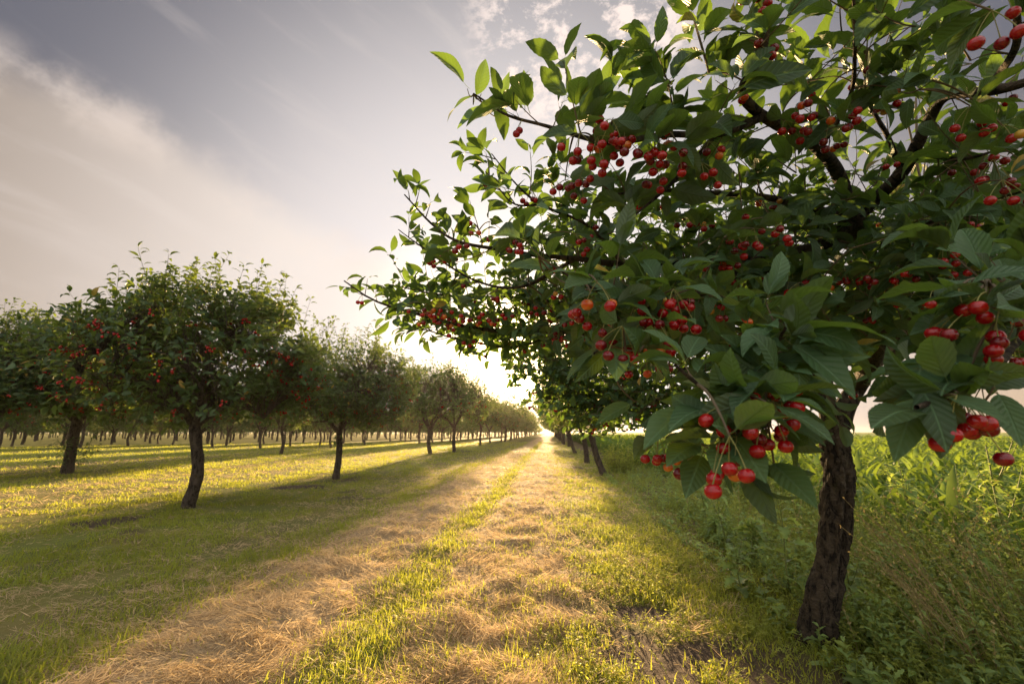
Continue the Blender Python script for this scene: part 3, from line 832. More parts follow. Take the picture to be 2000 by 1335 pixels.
# ------------------------------------------------------------------ the big near tree
def big_tree():
    rng = np.random.default_rng(101)
    base = ground_at(1592, 1252); Y0 = base.y
    root = empty('cherry_tree', (base.x, base.y, 0))
    tag(root, 'big near cherry tree at right with dark furrowed trunk and red cherries', 'cherry tree')
    B = np.array([base.x, base.y, 0.0])
    def A(px, py, Y, r=None):
        p = at(px, py, Y); v = np.array(p[:]) - B
        return v if r is None else np.append(v, r)
    # trunk
    c = spline([A(1590, 1262, Y0, .165), A(1597, 1225, Y0, .128), A(1612, 1150, Y0, .112), A(1628, 1050, Y0, .104), A(1637, 960, Y0, .112), A(1633, 900, Y0, .100), A(1629, 860, Y0, .098), A(1634, 815, Y0, .095), A(1642, 795, Y0, .085)], 170)
    c[0, 2] = -.06; c[:, 3] *= .79
    sides = 72; K = len(c)
    th = np.arange(sides) / sides * 2 * np.pi
    T = unit(np.gradient(c[:, :3], axis=0)); Aa = unit(np.cross(T, np.array([0, 1., 0]))); Bb = np.cross(T, Aa)
    dirs = np.cos(th)[None, :, None] * Aa[:, None] + np.sin(th)[None, :, None] * Bb[:, None]
    pz = c[:, 2][:, None]; ones = np.ones((K, sides))
    q = np.stack([np.cos(th)[None] * .12 * ones, np.sin(th)[None] * .12 * ones, pz * ones], -1)
    ridg = 1 - np.abs(fbm(q * [1, 1, .25], 16, 5, 3) * 2 - 1) * 2
    flake = fbm(q * [1, 1, .8], 38, 9, 3)
    hi = 1 / (1 + np.exp(-(pz - .95) / .06))             # flaking collar near the top
    lo = 1 / (1 + np.exp((pz - .30) / .06))
    disp = .026 * (fbm(q, 7, 2, 3) - .5) * 2 + (.009 + .016 * hi + .012 * lo) * (ridg - .3) * .7 + (.007 + .016 * hi + .010 * lo) * (flake - .5) * 2
    # long vertical cleft facing the camera
    az = np.arctan2(dirs[..., 1], dirs[..., 0]); tgt = -math.pi / 2 + .25 + .15 * np.sin(pz * 5)
    dd = np.abs((az - tgt + np.pi) % (2 * np.pi) - np.pi)
    disp = disp - .040 * np.exp(-(dd / .13) ** 2) * (1 / (1 + np.exp(-(pz - .38) / .08))) / (1 + np.exp((pz - 1.0) / .05))
    disp = disp + .018 * np.exp(-((dd - .38) / .16) ** 2) * (1 / (1 + np.exp(-(pz - .38) / .08))) / (1 + np.exp((pz - 1.05) / .05))
    v = c[:, None, :3] + dirs * (c[:, 3][:, None] + disp)[..., None]
    i, j = np.meshgrid(np.arange(K - 1), np.arange(sides), indexing='ij'); j2 = (j + 1) % sides
    f = np.stack([i * sides + j, i * sides + j2, (i + 1) * sides + j2, (i + 1) * sides + j], -1)
    tb = MB(); tb.add(v, f)
    LB = MB(); TW = MB(); SH = MB(); CR = MB(); CN = CR; SH = TW
    skel = []; lines = {}
    def limb(name, pts, n=30, sides=10, twigs=None, keep=True):
        c = spline(np.array(pts), n)
        nz = (fbm(c[:, :3], 3.5, 4, 2)[:, None] - .5) * .04 * np.ones(3); nz[0] = 0
        c[:, :3] += nz * np.sin(np.linspace(0, np.pi, n))[:, None]
        rr = c[:, 3] * (.80 if name in ('Am', 'Bm', 'L1') else 1) * (1 + .10 * (vnoise(c[:, :3], 22, 8) - .5) * 2)
        tubes(LB, c[None, :, :3], rr[None], sides); lines[name] = c
        if keep: skel.append(c[n // 6:])
        return c
    J = (1665, 432, 1.80)
    limb('L1', [A(1640, 830, Y0, .088), A(1650, 795, Y0, .080), A(1678, 748, Y0 - .02, .068), A(1712, 680, 2.75, .058), A(1722, 580, 2.4, .050), A(1695, 490, 2.05, .042), A(*J, .036)], 40, 20)
    limb('L2', [A(1630, 830, Y0, .070), A(1612, 780, Y0, .056), A(1606, 720, Y0, .048), A(1560, 690, Y0, .040), A(1420, 670, 2.9, .030), A(1260, 655, 2.7, .022), A(1100, 650, 2.45, .016), A(950, 645, 2.25, .011), A(840, 620, 2.15, .008), A(735, 588, 2.05, .005), A(672, 548, 2.0, .003)], 60, 12)
    limb('E2', [A(1260, 655, 2.7, .014), A(1130, 600, 2.5, .010), A(980, 580, 2.3, .007), A(860, 575, 2.15, .005), A(760, 555, 2.1, .002)], 30, 8)
    limb('E3', [A(1100, 650, 2.45, .010), A(1000, 680, 2.4, .007), A(900, 665, 2.3, .005), A(820, 640, 2.2, .003)], 26, 7)
    limb('R1', [A(1612, 760, Y0, .045), A(1560, 710, 3.3, .034), A(1430, 700, 3.8, .026), A(1270, 735, 4.2, .018), A(1140, 735, 4.3, .011), A(1010, 715, 4.3, .005)], 34, 9)
    limb('R2', [A(1430, 700, 3.8, .018), A(1330, 790, 3.9, .012), A(1200, 800, 4.0, .008), A(1060, 775, 4.1, .004)], 24, 7)
    limb('R3', [A(1560, 710, 3.3, .03), A(1480, 600, 3.5, .02), A(1330, 570, 3.6, .013), A(1150, 590, 3.6, .008), A(1020, 620, 3.6, .004)], 28, 8)
    limb('D', [A(*J, .030), A(1600, 480, 1.78, .024), A(1480, 505, 1.75, .019), A(1350, 515, 1.72, .016), A(1220, 520, 1.7, .013), A(1120, 508, 1.65, .010), A(1000, 492, 1.6, .008), A(900, 472, 1.55, .0055), A(842, 436, 1.55, .004), A(790, 380, 1.55, .0025)], 60, 10)
    limb('D2', [A(1120, 508, 1.65, .008), A(1020, 560, 1.75, .006), A(930, 548, 1.8, .005), A(860, 510, 1.8, .004), A(778, 448, 1.8, .002)], 30, 7)
    limb('D3', [A(1220, 520, 1.7, .008), A(1140, 440, 1.6, .006), A(1060, 400, 1.55, .005), A(1000, 350, 1.5, .003), A(960, 300, 1.48, .002)], 26, 7)
    limb('D4', [A(1060, 400, 1.55, .004), A(1000, 395, 1.5, .003), A(948, 335, 1.48, .0018)], 14, 6)
    limb('Bm', [A(*J, .034), A(1640, 350, 1.65, .029), A(1600, 292, 1.45, .025), A(1530, 252, 1.28, .021), A(1470, 212, 1.15, .018), A(1450, 170, 1.08, .014), A(1490, 108, 1.0, .010), A(1500, 20, .95, .0085), A(1506, -90, .9, .006)], 50, 14)
    limb('C', [A(1490, 228, 1.18, .012), A(1400, 262, 1.12, .010), A(1300, 262, 1.08, .008), A(1190, 275, 1.05, .007), A(1075, 247, 1.1, .005), A(990, 224, 1.15, .0038), A(925, 183, 1.18, .0022)], 44, 9)
    limb('C2', [A(1300, 262, 1.08, .006), A(1230, 210, 1.1, .004), A(1180, 170, 1.12, .002)], 14, 6)
    limb('C3', [A(1400, 262, 1.12, .006), A(1310, 360, 1.15, .005), A(1240, 420, 1.15, .003)], 16, 6)
    limb('Am', [A(*J, .032), A(1700, 398, 1.75, .030), A(1762, 335, 1.62, .027), A(1800, 265, 1.5, .023), A(1843, 190, 1.38, .020), A(1925, 178, 1.28, .018), A(2010, 158, 1.2, .014), A(2150, 90, 1.1, .010)], 46, 14)
    limb('A2', [A(1762, 335, 1.62, .012), A(1735, 270, 1.5, .008), A(1700, 200, 1.35, .006), A(1690, 100, 1.15, .004)], 22, 7)
    limb('A3', [A(1790, 298, 1.55, .009), A(1870, 310, 1.4, .006), A(1960, 290, 1.25, .003)], 18, 7)
    limb('A4', [A(1925, 178, 1.28, .010), A(1985, 90, 1.0, .008), A(1975, -40, .8, .005)], 18, 8)
    limb('V1', [A(1600, 292, 1.45, .008), A(1655, 200, 1.2, .006), A(1668, 100, 1.05, .0045), A(1666, -40, .95, .003)], 26, 7)
    limb('L4', [A(1716, 640, 2.6, .035), A(1800, 590, 2.35, .026), A(1900, 540, 2.1, .020), A(2060, 480, 1.8, .013)], 28, 10)
    limb('L5', [A(1716, 640, 2.6, .03), A(1810, 690, 2.3, .020), A(1900, 700, 1.9, .014), A(1985, 660, 1.4, .010), A(1960, 700, .95, .007), A(1880, 760, .72, .005), A(1790, 795, .62, .003)], 44, 9)
    limb('L5b', [A(1985, 660, 1.4, .008), A(1990, 590, 1.0, .006), A(1935, 560, .75, .003)], 18, 7)
    limb('L6', [A(1716, 600, 2.5, .024), A(1640, 600, 2.0, .018), A(1560, 640, 1.5, .013), A(1520, 730, 1.1, .009), A(1460, 790, .86, .006), A(1395, 775, .76, .004), A(1318, 712, .70, .0025)], 44, 9)
    limb('L6b', [A(1490, 765, .92, .005), A(1505, 700, .84, .0035), A(1534, 640, .78, .0022)], 18, 7)
    limb('L6c', [A(1475, 780, .90, .005), A(1500, 830, .84, .004), A(1440, 850, .80, .0025)], 14, 7)
    limb('L7', [A(1480, 505, 1.75, .014), A(1400, 560, 1.45, .011), A(1300, 590, 1.15, .008), A(1210, 580, 1.0, .005), A(1130, 550, .95, .003), A(1052, 500, .95, .002)], 34, 8)
    limb('L7b', [A(1300, 590, 1.15, .005), A(1230, 640, 1.0, .004), A(1160, 690, .92, .002)], 16, 6)
    limb('L8', [A(*J, .02), A(1560, 400, 1.65, .014), A(1440, 380, 1.5, .010), A(1300, 370, 1.35, .007), A(1200, 380, 1.3, .004)], 30, 8)
    limb('L9', [A(1695, 490, 2.05, .02), A(1800, 440, 1.9, .014), A(1900, 400, 1.7, .010), A(2040, 360, 1.5, .007)], 30, 8)
    SK = np.concatenate(skel)

    # ---- leafy twigs sprouting along the limbs: (limb, u0, u1, count, leaf length, leaf resolution)
    near_leaf = dict(rows=14, cols=4, wave=.10, serr=.035)
    mid_leaf = dict(rows=8, cols=4, wave=.08, serr=.02)
    small_leaf = dict(rows=5, cols=2)
    allP = []
    def along(name, u0, u1, cnt, leaf, q, L=(.10, .28), nl=5, up=.5, out=.35, tuft=3, mb=CR, bias=(0, 0, 0)):
        c = lines[name]; n = len(c)
        u = u0 + (u1 - u0) * (np.arange(cnt) + rng.random(cnt)) / cnt
        k = np.clip((u * (n - 1)).astype(int), 0, n - 2)
        P0 = c[k, :3]; T = unit(c[k + 1, :3] - c[k, :3])
        r = rng.normal(0, 1, (cnt, 3)); r = unit(r - T * (r * T).sum(1, keepdims=True))
        D = r * .8 + T * out + np.array([0, 0, up]) + np.array(bias)
        Lt = L[0] + (L[1] - L[0]) * rng.random(cnt)
        P = twig_leaves(mb, P0, D, Lt, nl, rng, leaf, TW, .0022, tuft=tuft, K=6, rise=.35, jit=.75, **q)
        allP.append(P)
    along('C', .10, .78, 8, 0.107, near_leaf, (.05, .15), 4)
    along('C', .78, .98, 2, 0.100, near_leaf, (.03, .07), 2, tuft=2)
    along('C2', .2, 1, 3, 0.104, near_leaf, (.04, .12), 4)
    along('C3', .2, 1, 3, 0.104, near_leaf, (.05, .14), 4)
    along('Bm', .30, .62, 4, 0.110, near_leaf, (.08, .2), 4)
    along('Bm', .62, .98, 5, 0.107, near_leaf, (.05, .14), 4)
    along('Am', .05, .45, 3, 0.104, mid_leaf, (.08, .2), 4)
    along('Am', .5, .98, 4, 0.110, near_leaf, (.08, .18), 4)
    along('A2', .2, 1, 3, 0.110, near_leaf, (.06, .18), 4)
    along('A3', .2, 1, 3, 0.110, near_leaf, (.06, .18), 4)
    along('A4', .2, 1, 4, 0.110, near_leaf, (.05, .14), 4)
    along('V1', .15, 1, 5, 0.112, near_leaf, (.05, .16), 4)
    along('D', .05, .45, 22, 0.092, mid_leaf, (.10, .28), 5)
    along('D', .45, .86, 14, 0.089, mid_leaf, (.06, .18), 4)
    along('D', .86, 1, 5, 0.084, mid_leaf, (.03, .07), 2, tuft=2)
    along('D2', .1, 1, 10, 0.081, mid_leaf, (.05, .14), 3)
    along('D3', .1, 1, 10, 0.084, mid_leaf, (.06, .18), 4)
    along('D4', .2, 1, 4, 0.084, mid_leaf, (.04, .12), 3)
    along('L2', .20, .62, 60, 0.092, small_leaf, (.12, .35), 6)
    along('L2', .62, .92, 46, 0.086, small_leaf, (.08, .24), 5)
    along('L2', .92, 1, 7, 0.078, small_leaf, (.03, .08), 2, tuft=2)
    along('E2', .1, .95, 44, 0.084, small_leaf, (.08, .24), 5)
    along('E3', .1, 1, 34, 0.081, small_leaf, (.08, .2), 4)
    along('R1', .15, 1, 75, 0.097, small_leaf, (.15, .4), 6)
    along('R2', .1, 1, 85, 0.097, small_leaf, (.12, .35), 6)
    along('R3', .1, 1, 60, 0.092, small_leaf, (.12, .35), 6)
    along('L4', .1, 1, 20, 0.097, mid_leaf, (.12, .3), 5)
    along('L9', .1, 1, 15, 0.097, mid_leaf, (.12, .3), 5)
    along('L8', .1, 1, 10, 0.092, mid_leaf, (.08, .22), 5)
    along('L1', .45, 1, 16, 0.092, mid_leaf, (.12, .3), 5)
    along('L5', .15, .6, 11, 0.097, mid_leaf, (.1, .25), 5)
    along('L5', .62, .99, 5, 0.108, near_leaf, (.03, .08), 3, tuft=2)
    along('L5b', .2, 1, 7, 0.108, near_leaf, (.03, .09), 3)
    along('L6', .15, .55, 18, 0.095, mid_leaf, (.08, .2), 4)
    along('L6', .60, .99, 9, 0.102, near_leaf, (.02, .07), 3, tuft=2)
    along('L6b', .2, 1, 6, 0.104, near_leaf, (.02, .06), 3)
    along('L6c', .1, 1, 6, 0.099, near_leaf, (.02, .06), 2, tuft=2, up=-.2)
    along('L7', .1, .55, 16, 0.092, mid_leaf, (.06, .18), 5)
    along('L7', .55, 1, 8, 0.093, near_leaf, (.04, .12), 3)
    along('L7b', .2, 1, 7, 0.093, near_leaf, (.04, .10), 3)

    # ---- masses of twigs filling the crown: (px, py, Y, radius, twigs, leaf)
    blobs = [(1250, 560, 2.3, 0.42, 39, .085), (1400, 600, 2.2, 0.45, 45, .088), (1550, 560, 2.3, 0.5, 45, .09), (1700, 560, 2.4, 0.5, 54, .09),
             (1850, 520, 2.1, 0.5, 45, .09), (1960, 470, 1.9, 0.45, 15, .09), (1600, 640, 1.9, 0.35, 21, .09), (1400, 470, 2.0, 0.35, 10, .085),
             (1300, 640, 1.7, 0.28, 13, .085), (1450, 660, 1.6, 0.25, 11, .088), (1750, 600, 1.7, 0.35, 16, .09), (1880, 600, 1.6, 0.35, 16, .09),
             (1960, 580, 1.4, 0.3, 15, .09), (1560, 470, 1.5, 0.25, 5, .088), (1800, 430, 1.6, 0.3, 5, .088), (1920, 360, 1.5, 0.3, 3, .09),
             (1750, 300, 2.0, 0.35, 3, .085), (1880, 250, 1.8, 0.3, 3, .088), (1600, 380, 2.1, 0.3, 3, .085), (1960, 660, 1.5, 0.28, 8, .09),
             (1150, 620, 2.2, 0.28, 22, .08), (1200, 480, 1.9, 0.25, 10, .082), (1180, 400, 1.5, 0.2, 3, .082), (1050, 440, 1.7, 0.18, 3, .08),
             (1480, 330, 1.5, 0.22, 3, .088), (1560, 170, 1.2, 0.16, 3, .09), (1760, 150, 1.2, 0.18, 3, .09), (1850, 60, 1.1, 0.16, 3, .09), (1760, 40, 1.1, 0.13, 3, .09),
             (1420, 130, 1.05, 0.08, 3, .085), (1380, 210, 1.1, 0.13, 3, .086), (1560, 260, 1.3, 0.14, 3, .088),
             (1720, 620, 3.3, 0.45, 50, .085), (1860, 570, 3.4, 0.5, 60, .085), (1500, 640, 3.5, 0.5, 50, .085), (1250, 690, 3.9, 0.45, 60, .085), (1110, 720, 4.2, 0.38, 95, .085), (1180, 790, 4.0, 0.36, 80, .085), (1280, 780, 3.8, 0.3, 50, .085),
             (1950, 540, 3.2, 0.6, 60, .085), (1980, 720, 2.2, 0.3, 11, .09)]
    for (px, py, Y, R, n, lf) in blobs:
        q = unit(rng.normal(0, 1, (n, 3))) * rng.random((n, 1)) ** .5 * R * np.array([1.25, 1, .8]); P0 = A(px, py, Y) + q
        dd = np.linalg.norm(P0[:, None] - SK[None, :, :3], axis=2); kk = dd.argmin(1); nb = SK[kk, :3]
        d = dd.min(1); s = np.linspace(0, 1, 7)[None, :, None]
        Pc = nb[:, None] * (1 - s) + P0[:, None] * s + np.array([0, 0, .14]) * d[:, None, None] * np.sin(np.pi * s)
        r0 = np.minimum(SK[kk, 3] * .6, .002 + .006 * d)
        tubes(TW, Pc, r0[:, None] * (1 - .6 * np.linspace(0, 1, 7))[None], 5)
        out = P0 - (A(1640, 800, Y0)); out[:, 2] *= .4
        D = unit(out) * .8 + rng.normal(0, .5, (n, 3)) + [0, 0, .25]
        q_ = near_leaf if Y < 1.25 else (mid_leaf if Y < 2 else small_leaf)
        P = twig_leaves(CR, P0, D, .10 + .20 * rng.random(n), 6, rng, lf, TW, .0022, tuft=3, K=6, rise=.3, jit=.75, **q_)
        allP.append(P)

    TP = np.concatenate([SK, np.concatenate([np.concatenate([p.reshape(-1, 3), np.full((p.shape[0] * p.shape[1], 1), .0025)], 1) for p in allP])])
    # ---- big single leaves of the nearest shoots: (base px,py, tip px,py, Y base, Y tip, half width)
    NL = [(1340, 800, 1252, 850, .72, .62, .26), (1400, 800, 1300, 770, .72, .60, .25), (1430, 850, 1500, 925, .70, .58, .30), (1510, 905, 1598, 978, .72, .60, .26),
          (1480, 910, 1570, 950, .74, .66, .24), (1370, 890, 1345, 945, .72, .62, .30), (1360, 868, 1300, 885, .72, .62, .27), (1420, 870, 1398, 905, .70, .6, .30),
          (1520, 820, 1628, 860, .75, .68, .25), (1500, 790, 1625, 830, .78, .7, .24), (1530, 665, 1640, 612, .78, .70, .25), (1525, 700, 1650, 712, .78, .68, .23),
          (1500, 730, 1420, 640, .8, .72, .26), (1480, 740, 1395, 655, .8, .7, .24), (1440, 780, 1470, 690, .76, .68, .25), (1530, 930, 1600, 912, .8, .76, .24),
          (1230, 790, 1160, 820, .9, .84, .28), (1180, 690, 1125, 745, .92, .84, .24), (1170, 680, 1095, 735, .92, .86, .22), (1145, 590, 1135, 665, .95, .9, .24), (1190, 620, 1255, 655, .95, .85, .25),
          (1060, 515, 1030, 470, .95, .9, .30), (1080, 520, 985, 508, .95, .9, .24), (1140, 555, 1165, 490, .95, .88, .26), (1230, 620, 1190, 575, 1.0, .95, .24),
          (1800, 760, 1870, 860, .6, .52, .28), (1790, 800, 1700, 790, .6, .52, .30), (1830, 770, 1990, 800, .6, .50, .24), (1790, 780, 1745, 880, .62, .56, .28), (1950, 770, 2010, 860, .62, .55, .28),
          (1800, 700, 1790, 760, .7, .6, .30), (1940, 560, 1930, 480, .75, .66, .30), (1920, 575, 1820, 560, .75, .66, .25), (1950, 590, 2050, 570, .72, .62, .25), (1890, 640, 1800, 600, .7, .62, .27),
          (1900, 690, 1830, 740, .7, .6, .27), (905, 160, 862, 85, 1.18, 1.14, .24), (930, 185, 962, 100, 1.18, 1.12, .25), (950, 205, 880, 238, 1.18, 1.13, .25), (925, 188, 846, 212, 1.18, 1.20, .22), (980, 215, 985, 125, 1.18, 1.1, .26)]
    nl = np.array(NL, float)
    P0 = np.array([A(r[0], r[1], r[4] * 1.09) for r in NL]); P1 = np.array([A(r[2], r[3], r[5] * 1.12) for r in NL])
    D = (P1 - P0) * .90; LL = np.linalg.norm(D, axis=1)
    view = -(P0 + B - np.array([0, 0, H_EYE]))
    U = np.array([[0, 0, 1.]]) * .8 + unit(view) * .55 + rng.normal(0, .3, D.shape)
    leaves(CN, P0, D, U, LL * 1.03, nl[:, 6] * .76, rng, rnd=rng.random(len(NL)) * .9, rows=26, cols=6, curl=.5, fold=.3, pet=.2, wave=.08, serr=.022)
    dd = np.linalg.norm(P0[:, None] - SK[None, :, :3], axis=2); nb = SK[dd.argmin(1), :3]
    s = np.linspace(0, 1, 7)[None, :, None]; base_ = P0 - unit(D) * LL[:, None] * .2
    tubes(SH, nb[:, None] * (1 - s) + base_[:, None] * s + np.array([0, 0, -.02]) * np.sin(np.pi * s), np.linspace(.0022, .0013, 7)[None] * np.ones((len(P0), 1)), 6)

    # ---- fruit: bunches hang from spurs: (px, py, Y, cherries)
    bun = [(1500, 8, 0.93, 5), (1478, 100, 0.98, 3), (1515, 145, 1, 2), (1160, 240, 1, 2), (1190, 275, 0.92, 3), (1215, 262, 0.98, 3), (1140, 298, 1, 5), (1170, 305, 0.98, 5), (1220, 300, 1, 6),
           (1262, 310, 1, 5), (1290, 312, 0.98, 5), (1320, 322, 0.98, 3), (1280, 345, 1.05, 5), (1150, 340, 1.1, 3), (1105, 375, 1.2, 4), (1140, 372, 1.2, 3), (1385, 305, 1.1, 4), (1375, 352, 1.1, 3), (1300, 265, 1.1, 3),
           (1570, 235, 1.15, 6), (1550, 258, 1.2, 4), (1640, 250, 1.15, 5), (1660, 270, 1.15, 3), (1735, 180, 1.2, 4), (1725, 215, 1.2, 3), (1920, 238, 1.05, 3), (1895, 242, 1.05, 2), (1745, 180, 1.2, 2),
           (1935, 330, 1.15, 5), (1975, 335, 1.1, 5), (1960, 60, 0.671, 3), (1975, 30, 0.732, 2), (1732, 330, 1.5, 3), (1985, 270, 1, 2), (1990, 385, 1, 3),
           (900, 488, 1.45, 3), (925, 455, 1.5, 3), (850, 512, 1.75, 3), (880, 505, 1.75, 3), (1000, 485, 1.45, 5), (1015, 495, 1.45, 3), (1065, 510, 1.5, 2), (1125, 485, 1.5, 4), (1150, 450, 1.5, 3), (960, 455, 1.5, 2),
           (1350, 435, 1.5, 4), (1370, 450, 1.5, 3), (1440, 480, 1.25, 4), (1480, 478, 1.2, 4), (1510, 458, 1.2, 4), (1465, 437, 1.3, 2), (1415, 520, 1.3, 6), (1405, 535, 1.3, 3), (1510, 550, 1.5, 4), (1545, 552, 1.5, 4), (1555, 580, 1.4, 4), (1585, 553, 1.5, 3),
           (1655, 550, 1.5, 5), (1680, 555, 1.5, 3), (1705, 553, 1.4, 2), (1755, 548, 1.4, 5), (1745, 560, 1.4, 2), (1840, 460, 1.4, 5), (1870, 450, 1.4, 4), (1850, 512, 1.3, 4), (1885, 520, 1.3, 4), (1780, 600, 1.5, 3), (1940, 435, 1.4, 2), (1850, 340, 1.4, 2), (1960, 490, 1.3, 3),
           (830, 612, 1.95, 7), (850, 622, 1.95, 9), (880, 618, 1.95, 8), (905, 622, 2, 5), (950, 630, 2, 7), (970, 628, 2, 4), (880, 645, 2, 3), (920, 670, 2.1, 4), (1085, 665, 2, 7), (1100, 668, 2, 4), (1110, 635, 1.8, 3), (1040, 610, 1.9, 3), (1000, 615, 2, 3), (1085, 580, 1.7, 3),
           (1180, 605, 0.82, 3), (1150, 622, 0.9, 4), (1235, 608, 0.95, 4), (1280, 610, 0.95, 5), (1300, 625, 0.95, 6), (1320, 615, 0.92, 5), (1270, 660, 0.95, 5), (1245, 665, 0.95, 4), (1280, 680, 0.92, 4), (1212, 685, 0.85, 4), (1260, 710, 1.1, 5), (1345, 600, 1.1, 3), (1400, 600, 1.2, 3), (1410, 615, 1.2, 2), (1450, 620, 1.2, 2), (1195, 650, 0.9, 2), (1230, 640, 0.95, 2),
           (1430, 925, 0.66, 3), (1400, 920, 0.72, 3), (1455, 918, 0.72, 3), (1412, 845, 0.72, 3), (1475, 828, 0.72, 3), (1492, 855, 0.68, 4), (1515, 800, 0.74, 5), (1528, 838, 0.74, 4), (1510, 780, 0.8, 3), (1445, 835, 0.78, 3), (1460, 870, 0.76, 3), (1395, 800, 0.85, 2), (1535, 770, 0.85, 2),
           (1290, 895, 1.1, 5), (1312, 893, 1.1, 4), (1272, 893, 1.1, 2),
           (1880, 620, 0.683, 2), (1915, 635, 0.671, 2), (1900, 655, 0.683, 2), (1958, 695, 0.683, 2), (1990, 655, 0.671, 3), (1860, 845, 0.634, 3), (1890, 835, 0.659, 4), (1910, 825, 0.671, 4), (1835, 820, 0.708, 3), (1870, 820, 0.732, 3), (1940, 820, 0.732, 3), (1845, 765, 0.75, 3), (1800, 770, 0.9, 2), (1830, 600, 1, 2),
           (1045, 770, 3.9, 3), (1120, 690, 3.8, 4), (1160, 840, 3.9, 4), (1180, 830, 3.9, 3), (1035, 797, 3.9, 4), (1220, 740, 3.7, 3)]
    C = []; Rr = []; S1 = []; kind = []
    for (px, py, Y, n) in bun:
        c0 = A(px, py, Y)
        d = np.linalg.norm(TP[:, :3] - c0, axis=1) + .8 * np.maximum(0, c0[2] + .02 - TP[:, 2])
        spur = c0 + np.array([rng.normal(0, .008), rng.normal(0, .01), .040 + .012 * rng.random()])
        k = d.argmin(); s = np.linspace(0, 1, 7)[:, None]
        tubes(TW, (TP[k, :3] * (1 - s) + spur * s + np.array([0, 0, .1]) * min(d.min(), .3) * np.sin(np.pi * s))[None], np.linspace(min(.003, TP[k, 3]), .0016, 7)[None], 5)
        pts = []
        for i in range(n):
            for _ in range(40):
                q = c0 + rng.normal(0, 1, 3) * np.array([.021, .021, .013]) * (n / 3) ** .4
                q[2] = min(q[2], spur[2] - .022)
                if all(np.linalg.norm(q - o) > .0195 for o in pts): break
            pts.append(q); C.append(q); Rr.append(.0098 + .0014 * rng.random()); S1.append(spur)
            u = rng.random() * (.93 if Y < .8 else 1); kind.append(0 if u < .60 else 1 if u < .89 else 2 if u < .97 else 3)
        # a few leaves round the spur
        nn = 3
        az = rng.random(nn) * 6.28; Dl = np.stack([np.cos(az), np.sin(az), rng.normal(.3, .4, nn)], -1)
        rq = near_leaf if Y < 1.25 else mid_leaf if Y < 2 else small_leaf
        leaves(CR, np.repeat(spur[None], nn, 0) + Dl * .015, Dl, np.array([[0, 0, .7]]) + rng.normal(0, .5, (nn, 3)), .075 + .02 * rng.random(nn), .25, rng, curl=.8, fold=.3, pet=.2, **rq)
    # fruit spread through the twigs
    tw = np.concatenate(allP); k = rng.choice(len(tw), 230, replace=False)
    for i in k:
        spur = tw[i, 1]
        dist = np.linalg.norm(spur + B - [0, 0, H_EYE])
        if dist < .9: continue
        for _ in range(rng.integers(1, 4)):
            C.append(spur + [rng.normal(0, .014), rng.normal(0, .014), -.040 - .012 * rng.random()]); Rr.append(.0098 + .0012 * rng.random()); S1.append(spur)
            u = rng.random(); kind.append(0 if u < .5 else 1 if u < .90 else 2 if u < .97 else 3)
    C = np.array(C); Rr = np.array(Rr); S1 = np.array(S1); kind = np.array(kind)
    Wp = C + B - np.array([0, 0, H_EYE]); fwd = Wp @ np.array(_fw[:])
    sx = (Wp @ np.array(_rt[:])) / np.maximum(fwd, .05) * F_PX; sy = (Wp @ np.array(_up[:])) / np.maximum(fwd, .05) * F_PX
    score = Rr / np.maximum(fwd, .1) * (np.abs(sx) < 1000) * (np.abs(sy) < 667) * (fwd > 0)
    order = np.argsort(-score)
    # cherry mesh: slightly flattened globe with a dimple at the stalk and a faint seam
    v, f = ico(4); cm = []
    ax = np.hypot(v[:, 0], v[:, 1])
    rad_ = 1 - .16 * np.exp(-(ax / .28) ** 2) * (v[:, 2] > 0) - .03 * np.exp(-(ax / .2) ** 2) * (v[:, 2] < 0) - .018 * np.exp(-(v[:, 0] / .09) ** 2) * (v[:, 1] > 0)
    cv = v * rad_[:, None] * [1.04, 1.0, .93]
    for i in range(4):
        b = MB(); b.add(cv * .0105, f); cm.append(b.mesh('cherry', CH[i]))
    def stalk_pts(p, s):
        u = np.linspace(0, 1, 6)[:, None]; tip = p + np.array([0, 0, .0085])
        ctrl = (s * .5 + tip * .5) + np.array([0, 0, .008])
        return s * (1 - u) ** 2 + ctrl * 2 * u * (1 - u) + tip * u ** 2
    for i in order[:100]:
        o = bpy.data.objects.new('cherry', cm[kind[i]]); COL.objects.link(o); o.parent = root
        o.location = C[i]; k = Rr[i] / .0105; o.scale = (k, k, k); rz = rng.random() * 6.28; o.rotation_euler = (rng.normal(0, .15), rng.normal(0, .15), rz)
        b = MB(); tubes(b, (stalk_pts(C[i], S1[i]) - C[i])[None], np.array([[.0010, .0008, .0007, .0007, .0008, .0011]]), 6)
        st = b.obj('stalk', M['stalk'], o)
        st.matrix_parent_inverse = (Matrix.LocRotScale(Vector((0, 0, 0)), o.rotation_euler, o.scale)).inverted()
    rest = order[100:]
    v, f = ico(3)
    ax = np.hypot(v[:, 0], v[:, 1]); cv = v * (1 - .14 * np.exp(-(ax / .3) ** 2) * (v[:, 2] > 0))[:, None] * [1.03, 1, .94]
    b = MB(); sb = MB()
    for kd in range(4):
        sel = rest[kind[rest] == kd]
        V = C[sel][:, None] + cv[None] * Rr[sel][:, None, None]
        F = (f[None] + (np.arange(len(sel)) * len(cv))[:, None, None]).reshape(-1, 4)
        b.add(V, F, None, np.full(len(sel) * len(cv), kd))
    me = b.mesh('cherries', None)
    for c in CH: me.materials.append(c)
    kv = np.concatenate([np.repeat(kd, (kind[rest] == kd).sum() * len(f)) for kd in range(4)]).astype(np.int32)
    me.polygons.foreach_set('material_index', kv)
    o = bpy.data.objects.new('cherries', me); COL.objects.link(o); o.parent = root; o['kind'] = 'stuff'
    P = np.array([stalk_pts(C[i], S1[i]) for i in rest]); tubes(sb, P, np.full((len(P), 6), .0009), 4)
